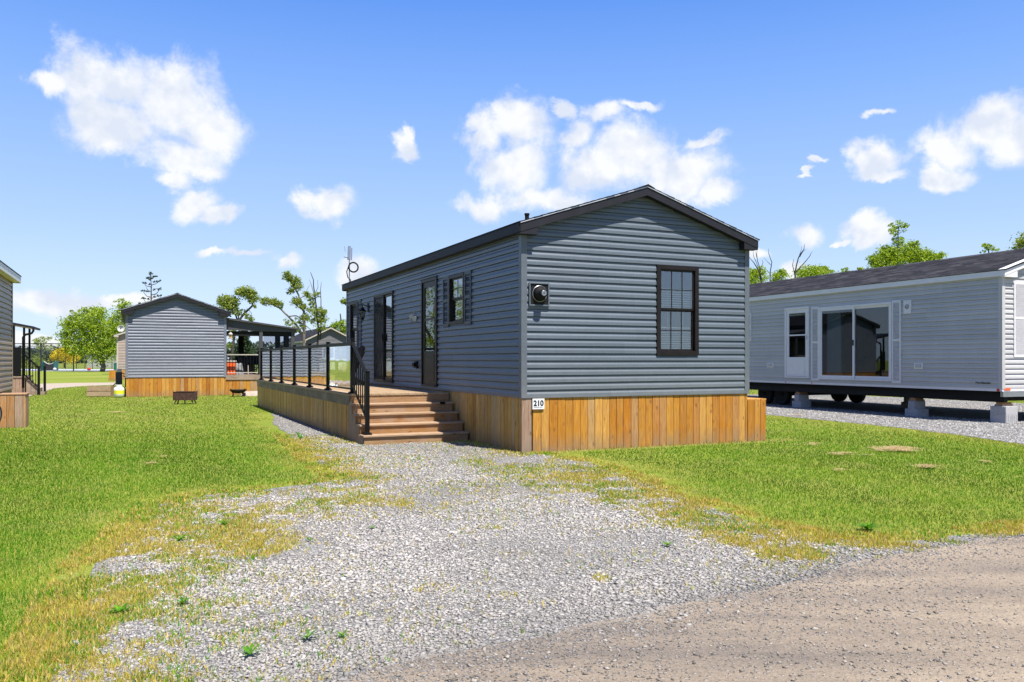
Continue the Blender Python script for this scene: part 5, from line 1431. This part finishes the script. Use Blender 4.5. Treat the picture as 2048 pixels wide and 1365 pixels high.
# ---------------------------------------------------------------- trees
def leaves(parent, clumps, size, cols, flat=1.0, name='crown'):
    P = []; 
    for (x, y, z, r, n, *sq) in clumps:
        s = sq[0] if sq else .75
        d = NR.randn(n, 3); d /= np.linalg.norm(d, axis=1)[:, None]; rr = r*NR.rand(n)**(.45)
        P.append(np.array([(x, y, z)]) + d*rr[:, None]*np.array([(1, 1, s)]))
    P = np.concatenate(P); n = len(P)
    a = NR.randn(n, 3); a /= np.linalg.norm(a, axis=1)[:, None]; b = np.cross(a, NR.randn(n, 3)); b /= np.linalg.norm(b, axis=1)[:, None]
    s = (size*.62*NR.uniform(.5, 1.3, n))[:, None]
    V = np.stack([P - a*s, P + b*s*.5, P + a*s, P - b*s*.5], 1).reshape(-1, 3)
    c = pick(cols, n)
    np_mesh(name, V, np.arange(n*4).reshape(n, 4), c, 'leaf', parent)
def limbs(parent, L, mat='bark_grey'):
    m = MB()
    for pts, r0, r1 in L:
        k = len(pts); m.tube(pts, [r0 + (r1-r0)*i/(k-1) for i in range(k)], 7)
    m.build('trunk', mat, parent, smooth=True)
def at(p, q, Y, base):     # picture position -> local metres at the tree's own distance
    w_ = px(p, q, Y); return (w_[0]-base[0], rng.uniform(-.2, .2), w_[2])
def tree_px(name, label, cat, bx_, Y, limb_px, clump_px, leaf, cols, bark='bark_grey', depth=1.0, twig=0, group=None):
    base = (px(bx_, 0, Y)[0], Y)
    t = thing(name, label, cat, (*base, 0), 0, group)
    LL = []
    k = Y/F
    for pts, r0, r1 in limb_px:
        pp = [at(a, b, Y, base) for a, b in pts]
        # small bends between the given points
        q = [pp[0]]
        for a, b in zip(pp[:-1], pp[1:]):
            d = math.dist(a, b)
            q.append(tuple((a[i]+b[i])/2 + rng.uniform(-.05, .05)*d for i in range(3))); q.append(b)
        LL.append((q, r0*k, r1*k))
    cl = []
    for (a, b, r, n) in clump_px:
        w_ = at(a, b, Y, base)
        for j in range(max(3, n//14)):
            th = rng.uniform(0, 6.28); rr = r*k*rng.random()**.5
            c = (w_[0] + rr*math.cos(th), rng.uniform(-1, 1)*r*k*depth, w_[2] + rr*math.sin(th)*.75)
            cl.append((c[0], c[1], c[2], r*k*rng.uniform(.25, 1.0), rng.randint(14, 36)))
            if twig and j % (twig*2) == 0: 
                s_ = min((p for q, _, _ in LL for p in q), key=lambda p: (p[0]-c[0])**2 + (p[2]-c[2])**2)
                LL.append(([s_, tuple((s_[i]+c[i])/2 + rng.uniform(-.1, .1) for i in range(3)), c], .40*k, .14*k))
    limbs(t, LL, bark)
    if cl: leaves(t, cl, leaf, cols)
    return t
LG = [(.29, .42, .03), (.37, .48, .04), (.20, .32, .025), (.43, .52, .06)]      # fresh spring green
MG = [(.25, .33, .05), (.31, .38, .06), (.16, .23, .045), (.38, .42, .09)]
DG = [(.06, .11, .03), (.08, .14, .04), (.04, .08, .03)]
tree_px('maple_tree', 'bright green spreading maple behind the court fence', 'tree', 206, 100, [([(206, 743), (206, 733), (203, 725)], 5, 4.5), ([(203, 725), (190, 700), (170, 670)], 4, 1.5), ([(203, 725), (207, 690), (200, 640)], 4, 1.2), ([(205, 728), (222, 705), (232, 675)], 3, 1.2), ([(192, 705), (165, 690), (145, 680)], 2, .8)],
        [(140, 650, 16, 600), (135, 675, 16, 600), (150, 630, 12, 260), (160, 660, 24, 1500), (185, 645, 26, 1700), (195, 625, 14, 500), (180, 690, 28, 1500), (215, 660, 26, 1700), (225, 690, 24, 1200), (150, 695, 22, 900), (232, 665, 16, 700), (205, 705, 30, 900), (175, 625, 10, 250)], .20, LG, twig=4)
tree_px('maple_tree', 'lighter airy tree rising above the tan home with the satellite dish', 'tree', 240, 82, [([(240, 749), (240, 690), (245, 640)], 3, 1.2)],
        [(240, 625, 16, 600), (230, 645, 14, 500), (252, 612, 10, 260), (245, 655, 20, 700), (265, 630, 12, 300), (235, 675, 18, 600), (240, 602, 6, 90)], .15, LG, twig=3)
t_sp = [([(303, 760), (303, 650), (302, 600), (301, 546)], 3.0, .5)]
for i, (dx, yy, up) in enumerate(((10, 552, 2), (-8, 556, 2), (17, 562, 5), (-14, 566, 5), (20, 578, 8), (-18, 582, 9), (20, 592, 10), (-17, 596, 11), (22, 604, 13), (-24, 606, 12), (-10, 574, 6), (12, 586, 7))):
    t_sp.append(([(302, yy + up + 4), (302 + dx*.6, yy + up*.9 + 2), (302 + dx, yy)], .9, .35))
tree_px('larch_tree', 'dark sparse conifer tip rising behind the blue grey roof', 'tree', 303, 70, t_sp, [(302 + dx*f, yy + 3*(1-f), 2.6, 60) for (dx, yy, up) in ((10, 552, 2), (-8, 556, 2), (17, 562, 5), (-14, 566, 5), (20, 578, 8), (-18, 582, 9), (20, 592, 10), (-17, 596, 11), (22, 604, 13), (-24, 606, 12)) for f in (.35, .7, 1)] + [(301, 548, 4, 120), (302, 556, 4, 60)], .07, DG, 'bark_dark', .5)
tree_px('small_tree', 'thin young tree behind the court fence, near the porch', 'tree', 84, 125, [([(84, 739), (83, 715), (86, 690), (92, 676)], 1.6, .5), ([(84, 712), (74, 690), (70, 684)], .9, .4), ([(85, 700), (98, 690)], .8, .3)],
        [(88, 682, 10, 240), (75, 685, 9, 180), (96, 694, 8, 120), (84, 695, 9, 180), (80, 722, 8, 240), (70, 690, 5, 60), (98, 676, 5, 60)], .16, MG)
tree_px('yellow_shrub', 'bright yellow orange shrub beyond the court', 'shrub', 130, 140, [([(130, 736), (130, 715)], 2, 1)],
        [(118, 712, 12, 900), (132, 706, 13, 1100), (145, 716, 12, 700), (110, 718, 7, 300)], .22, [(.90, .74, .01), (.95, .82, .02), (.85, .62, .01)])
for i, (a, b, s, lb) in enumerate(((62, 725, 20, 'round green bush beside the porch railing at the far court'), (78, 727, 10, 'low green bush left of the court net goal'), (101, 716, 9, 'dim blue green bush beyond the net goal'))):
    tree_px('bush', lb, 'shrub', a, 132 + 6*i, [([(a, 738), (a, b)], 1.5, .8)], [(a, b, s, 700)], .22, MG if i < 2 else [(.07, .10, .07), (.05, .08, .05)])
# bent locust trees behind the blue grey home
tree_px('locust_tree', 'forked locust tree with flat tufts above the porch roof', 'tree', 485, 52, [([(484, 766), (484, 680), (478, 645), (487, 628), (503, 612), (506, 600), (499, 592)], 3.2, 1.2), ([(479, 650), (470, 632), (461, 618)], 2.2, 1), ([(462, 634), (452, 625), (445, 612)], 1.5, .7), ([(478, 640), (474, 628), (462, 629)], 1.4, .6), ([(495, 618), (505, 628)], .8, .4)],
        [(446, 602, 12, 600), (462, 605, 14, 800), (455, 615, 12, 420), (483, 583, 11, 540), (497, 586, 13, 780), (505, 597, 10, 420), (480, 625, 9, 180), (467, 620, 9, 180), (495, 633, 7, 150), (500, 640, 6, 90), (514, 588, 4, 60), (508, 612, 6, 60), (450, 592, 5, 60), (452, 643, 8, 120)], .10, MG, 'bark_dark', .8, twig=6)
tree_px('locust_tree', 'tall leaning locust with long bare limb reaching over the dark grey home', 'tree', 608, 56, [([(607, 763), (608, 670), (609, 640), (607, 622)], 3.4, 2.4), ([(607, 622), (600, 600), (590, 580), (585, 565)], 2.4, .9), ([(598, 598), (610, 590), (618, 570)], .8, .4), ([(604, 668), (590, 648), (577, 634), (560, 617), (545, 610), (530, 606)], 2.6, .9), ([(577, 634), (592, 632), (604, 640)], 1.4, .8), ([(609, 650), (622, 660), (628, 664)], 1, .5)],
        [(530, 604, 9, 360), (545, 604, 9, 300), (556, 606, 8, 240), (560, 613, 6, 90), (575, 553, 9, 360), (585, 560, 11, 540), (593, 572, 10, 420), (580, 582, 9, 180), (592, 604, 9, 360), (603, 612, 9, 360), (612, 590, 8, 200), (580, 645, 9, 120), (590, 662, 10, 300), (600, 640, 10, 180), (612, 635, 9, 240), (606, 655, 8, 120), (620, 620, 7, 100)], .10, MG, 'bark_grey', .8, twig=6)
tree_px('locust_tree', 'upright ragged tree with bare top twigs behind the dark grey roof', 'tree', 637, 58, [([(637, 761), (637, 660), (634, 620), (630, 590), (626, 560), (622, 545)], 2.6, .5), ([(640, 680), (641, 640), (642, 600), (644, 565)], 1.6, .4), ([(634, 620), (626, 585), (620, 560)], 1, .3), ([(630, 590), (636, 575), (634, 560)], .6, .3)],
        [(630, 588, 8, 180), (622, 600, 7, 120), (637, 625, 11, 540), (645, 640, 10, 360), (628, 640, 9, 240), (640, 655, 9, 240), (625, 612, 7, 120), (648, 625, 6, 80)], .10, MG, 'bark_dark', .8, twig=6)
tree_px('small_tree', 'soft green tree peeping between the dark grey roof and the slate blue wall', 'tree', 684, 78, [([(684, 751), (683, 650), (681, 628)], 2, 1.2), ([(683, 660), (672, 650)], 1, .5)],
        [(672, 650, 9, 300), (688, 648, 10, 360), (680, 660, 12, 400), (692, 662, 8, 240), (665, 660, 7, 150)], .13, LG, 'bark_dark')
tree_px('locust_tree', 'leafy branch tuft touching the far eave of the slate blue home', 'tree', 712, 50, [([(712, 768), (710, 660), (697, 618), (688, 606)], 2.4, .7)], [(688, 603, 6, 300), (694, 606, 6, 200), (700, 590, 8, 120)], .09, MG, 'bark_dark')
# spruce seen through the porch
cl = []
for i in range(26):
    f = i/25; r = 4 + 26*f; y = 648 + 92*f
    cl += [(488 - r*.5, y, r*.45, 120), (488 + r*.5, y + 2, r*.45, 120), (488, y, r*.4, 60)]
tree_px('spruce_tree', 'dark spruce seen through the open porch of the blue grey home', 'tree', 488, 60, [([(488, 760), (488, 650)], 3, .6)], cl, .10, [(.04, .08, .03), (.06, .11, .035), (.03, .055, .02)], 'bark_dark', .9)
tree_px('locust_tree', 'leaning dark trunk seen through the left opening of the porch', 'tree', 459, 48, [([(459, 770), (462, 730), (468, 690), (472, 660)], 3.6, 2), ([(466, 700), (458, 720), (455, 740)], 1.5, 1)], [(462, 668, 10, 240), (458, 690, 8, 120)], .10, MG, 'bark_dark')
# trees on the right, beyond the light grey home
tree_px('ash_tree', 'bushy green tree with a thin spire rising above the grey shingle roof', 'tree', 1782, 60, [([(1785, 760), (1785, 640), (1783, 560), (1790, 515), (1797, 485), (1797, 455)], 4.5, .6), ([(1790, 520), (1810, 500), (1825, 490)], 1.2, .5), ([(1797, 470), (1812, 458)], .5, .3), ([(1797, 466), (1786, 452)], .5, .3)],
        [(1790, 462, 12, 180), (1798, 448, 11, 120), (1808, 455, 9, 120), (1785, 450, 6, 60), (1795, 480, 10, 180), (1808, 492, 14, 300), (1825, 490, 11, 300), (1775, 505, 15, 900), (1760, 520, 16, 1100), (1748, 520, 10, 360), (1800, 512, 22, 1400), (1830, 510, 18, 1100), (1850, 512, 14, 700), (1865, 516, 12, 500), (1880, 512, 8, 240), (1790, 535, 30, 1500), (1840, 530, 30, 1200), (1760, 540, 20, 800)], .12, LG, 'bark_dark', .8, twig=8)
for i, (a, b, s, n, lb) in enumerate(((1508, 550, 24, 1400, 'green treetop just right of the slate blue eave'), (1560, 552, 16, 700, 'small treetop between two bare trees'), (1618, 548, 26, 1700, 'leafy treetop around the forked bare branches'), (1650, 545, 16, 700, 'treetop right of the forked bare branches'), (1690, 548, 14, 500, 'low treetop showing over the middle of the shingle roof'), (1718, 547, 11, 400, 'last low treetop left of the spired tree'))):
    tree_px('ash_tree', lb, 'tree', a, 74 + 2*i, [([(a, 750), (a, 600), (a + 3, 550)], 3, .8)], [(a, b + 8, s, n), (a - s*.4, b, s*.5, n//4), (a + s*.4, b - 6, s*.45, n//4), (a, b - 8, s*.35, 60)], .14, LG, 'bark_dark', .8, group='treetops above the shingle roof')
tree_px('bare_tree', 'leafless tree beside the right eave of the slate blue home', 'tree', 1530, 66, [([(1532, 757), (1530, 600), (1520, 545), (1508, 525), (1497, 512)], 2.2, .4), ([(1524, 560), (1518, 535), (1513, 508), (1515, 500)], 1.2, .3), ([(1518, 536), (1508, 512), (1507, 502)], .7, .25), ([(1520, 545), (1526, 525), (1524, 520)], .7, .25), ([(1514, 515), (1510, 505)], .5, .2)], [], .1, MG, 'bark_dark')
tree_px('bare_tree', 'single crooked leafless stem left of the forked bare tree', 'tree', 1543, 68, [([(1543, 755), (1543, 600), (1541, 545), (1543, 525), (1536, 508), (1537, 498)], 1.6, .3), ([(1541, 530), (1529, 515)], .6, .2)], [], .1, MG, 'bark_dark')
tree_px('bare_tree', 'forked leafless tree standing out of green leaves', 'tree', 1592, 66, [([(1592, 757), (1590, 600), (1590, 545), (1598, 515), (1606, 500), (1608, 490)], 2.2, .4), ([(1591, 550), (1586, 530), (1588, 518)], 1, .3), ([(1592, 545), (1606, 530), (1620, 512), (1626, 503)], 1.3, .3), ([(1598, 515), (1612, 498)], .7, .25), ([(1600, 510), (1604, 492)], .5, .2)], [], .1, MG, 'bark_dark')
tree_px('ash_tree', 'small leafy tip over the ridge near the right picture edge', 'tree', 1975, 62, [([(1985, 756), (1983, 560), (1978, 500), (1968, 489)], 2.5, .6), ([(1980, 510), (1990, 500)], .8, .3)], [(1970, 492, 7, 120), (1978, 497, 8, 180), (1990, 500, 6, 80), (1965, 503, 6, 60)], .10, LG, 'bark_dark')
tree_px('ash_tree', 'leafy tree at the very right edge above the roof ridge', 'tree', 2060, 52, [([(2060, 766), (2058, 560), (2050, 495), (2045, 480)], 3, .7)], [(2035, 490, 9, 120), (2048, 484, 12, 360), (2065, 480, 20, 900), (2030, 497, 5, 60), (2065, 500, 25, 700)], .11, MG, 'bark_dark')
# far wood line and hedge
def far_line(name, label, p0, p1, Y, h, n, leaf, cols, seed):
    x0, x1 = (p0-1024)/F*Y, (p1-1024)/F*Y
    cl = []
    for i in range(n):
        x = x0 + (x1-x0)*NR.rand(); hh = h*(.45 + .9*fbm(x+seed, x*0+3., .05, 3)); cl.append((x, Y + NR.uniform(-4, 4), hh*.45, hh*.55, 40, 1.0))
    root = None; P = []
    for (x, y, z, r, k, s) in cl:
        d = NR.randn(k, 3); d /= np.linalg.norm(d, axis=1)[:, None]; P.append(np.array([(x, y, z)]) + d*(r*NR.rand(k)**.4)[:, None])
    P = np.concatenate(P); m_ = len(P); a = NR.randn(m_, 3); a /= np.linalg.norm(a, axis=1)[:, None]; b = np.cross(a, NR.randn(m_, 3)); b /= np.linalg.norm(b, axis=1)[:, None]
    s = leaf*NR.uniform(.6, 1.3, m_)[:, None]; V = np.stack([P-a*s, P+b*s*.6, P+a*s, P-b*s*.6], 1).reshape(-1, 3)
    tag(np_mesh(name, V, np.arange(m_*4).reshape(m_, 4), pick(cols, m_), 'leaf'), label, 'woodland', None, 'stuff')
far_line('far_woods', 'dull green line of distant woods behind the court', -120, 760, 330, 9, 260, .9, [(.10, .14, .08), (.13, .17, .10), (.09, .12, .09)], 0)
far_line('far_woods', 'distant green woods behind the light grey home', 1480, 2300, 170, 9, 260, .5, MG, 40)
t = thing('rail_fence', 'pale low board fence far behind the maple', 'fence', (fx(225, 150), 150, 0), 0)
m = MB()
for k in range(44): m.box(-4.6 + k*.2, 0, 0, -4.6 + k*.2 + .15, .03, 2.4 - .05*(k % 3))
m.build('boards', 'light_post', t)

# ---------------------------------------------------------------- what the panes mirror: across the road and to the left
oh = thing('mobile_home', 'cream gabled home across the road, mirrored in the window panes', 'house', (33, -13, 0), math.radians(115))
gable_home(oh, 4.2, 12.0, .75, 3.4, .33, .2, .2, dict(wall='light_grey_vinyl', corner='white_trim', fascia='white_trim', drip='black_metal', shingle='shingle_brown'), interior=False, fine=False)
m = MB(); planks_front(m, 0, 4.2, -.03, .745); planks_side(m, .03, 12, -.03, .745); m.box(.03, .03, 0, 4.2, 12, .74); m.build('skirting', 'cedar_plank', oh)
for (x, y, s, lb) in ((-35, 51, 1.0, 'broad tree off to the left, mirrored in the storm door'), (-42, 52, 1.2, 'second tree off to the left beyond the porches'), (45, 2, 1.1, 'tree across the road, mirrored in the gable window'), (-37, 34, .8, 'shrubby tree off to the left nearest the road')):
    t = thing('maple_tree', lb, 'tree', (x, y, 0))
    limbs(t, [([(0, 0, 0), (0, .1, 1.5*s), (.2, 0, 3*s)], .25*s, .18*s), ([(0, .1, 2*s), (-1.2*s, 0, 3.6*s), (-2*s, .3, 5*s)], .15*s, .05), ([(.1, 0, 2.2*s), (1.2*s, .2, 4*s), (1.7*s, -.3, 6*s)], .15*s, .05), ([(.2, 0, 3*s), (0, .5, 5*s), (.2, 0, 7*s)], .14*s, .04)])
    cl = []
    for k in range(90):
        th, rr = rng.uniform(0, 6.28), rng.random()**.5*2.9*s; cl.append((rr*math.cos(th), rr*math.sin(th), rng.uniform(2.8, 7.6)*s*(1 - .05*rr), rng.uniform(.4, .8)*s, 60))
    leaves(t, cl, .16, MG)
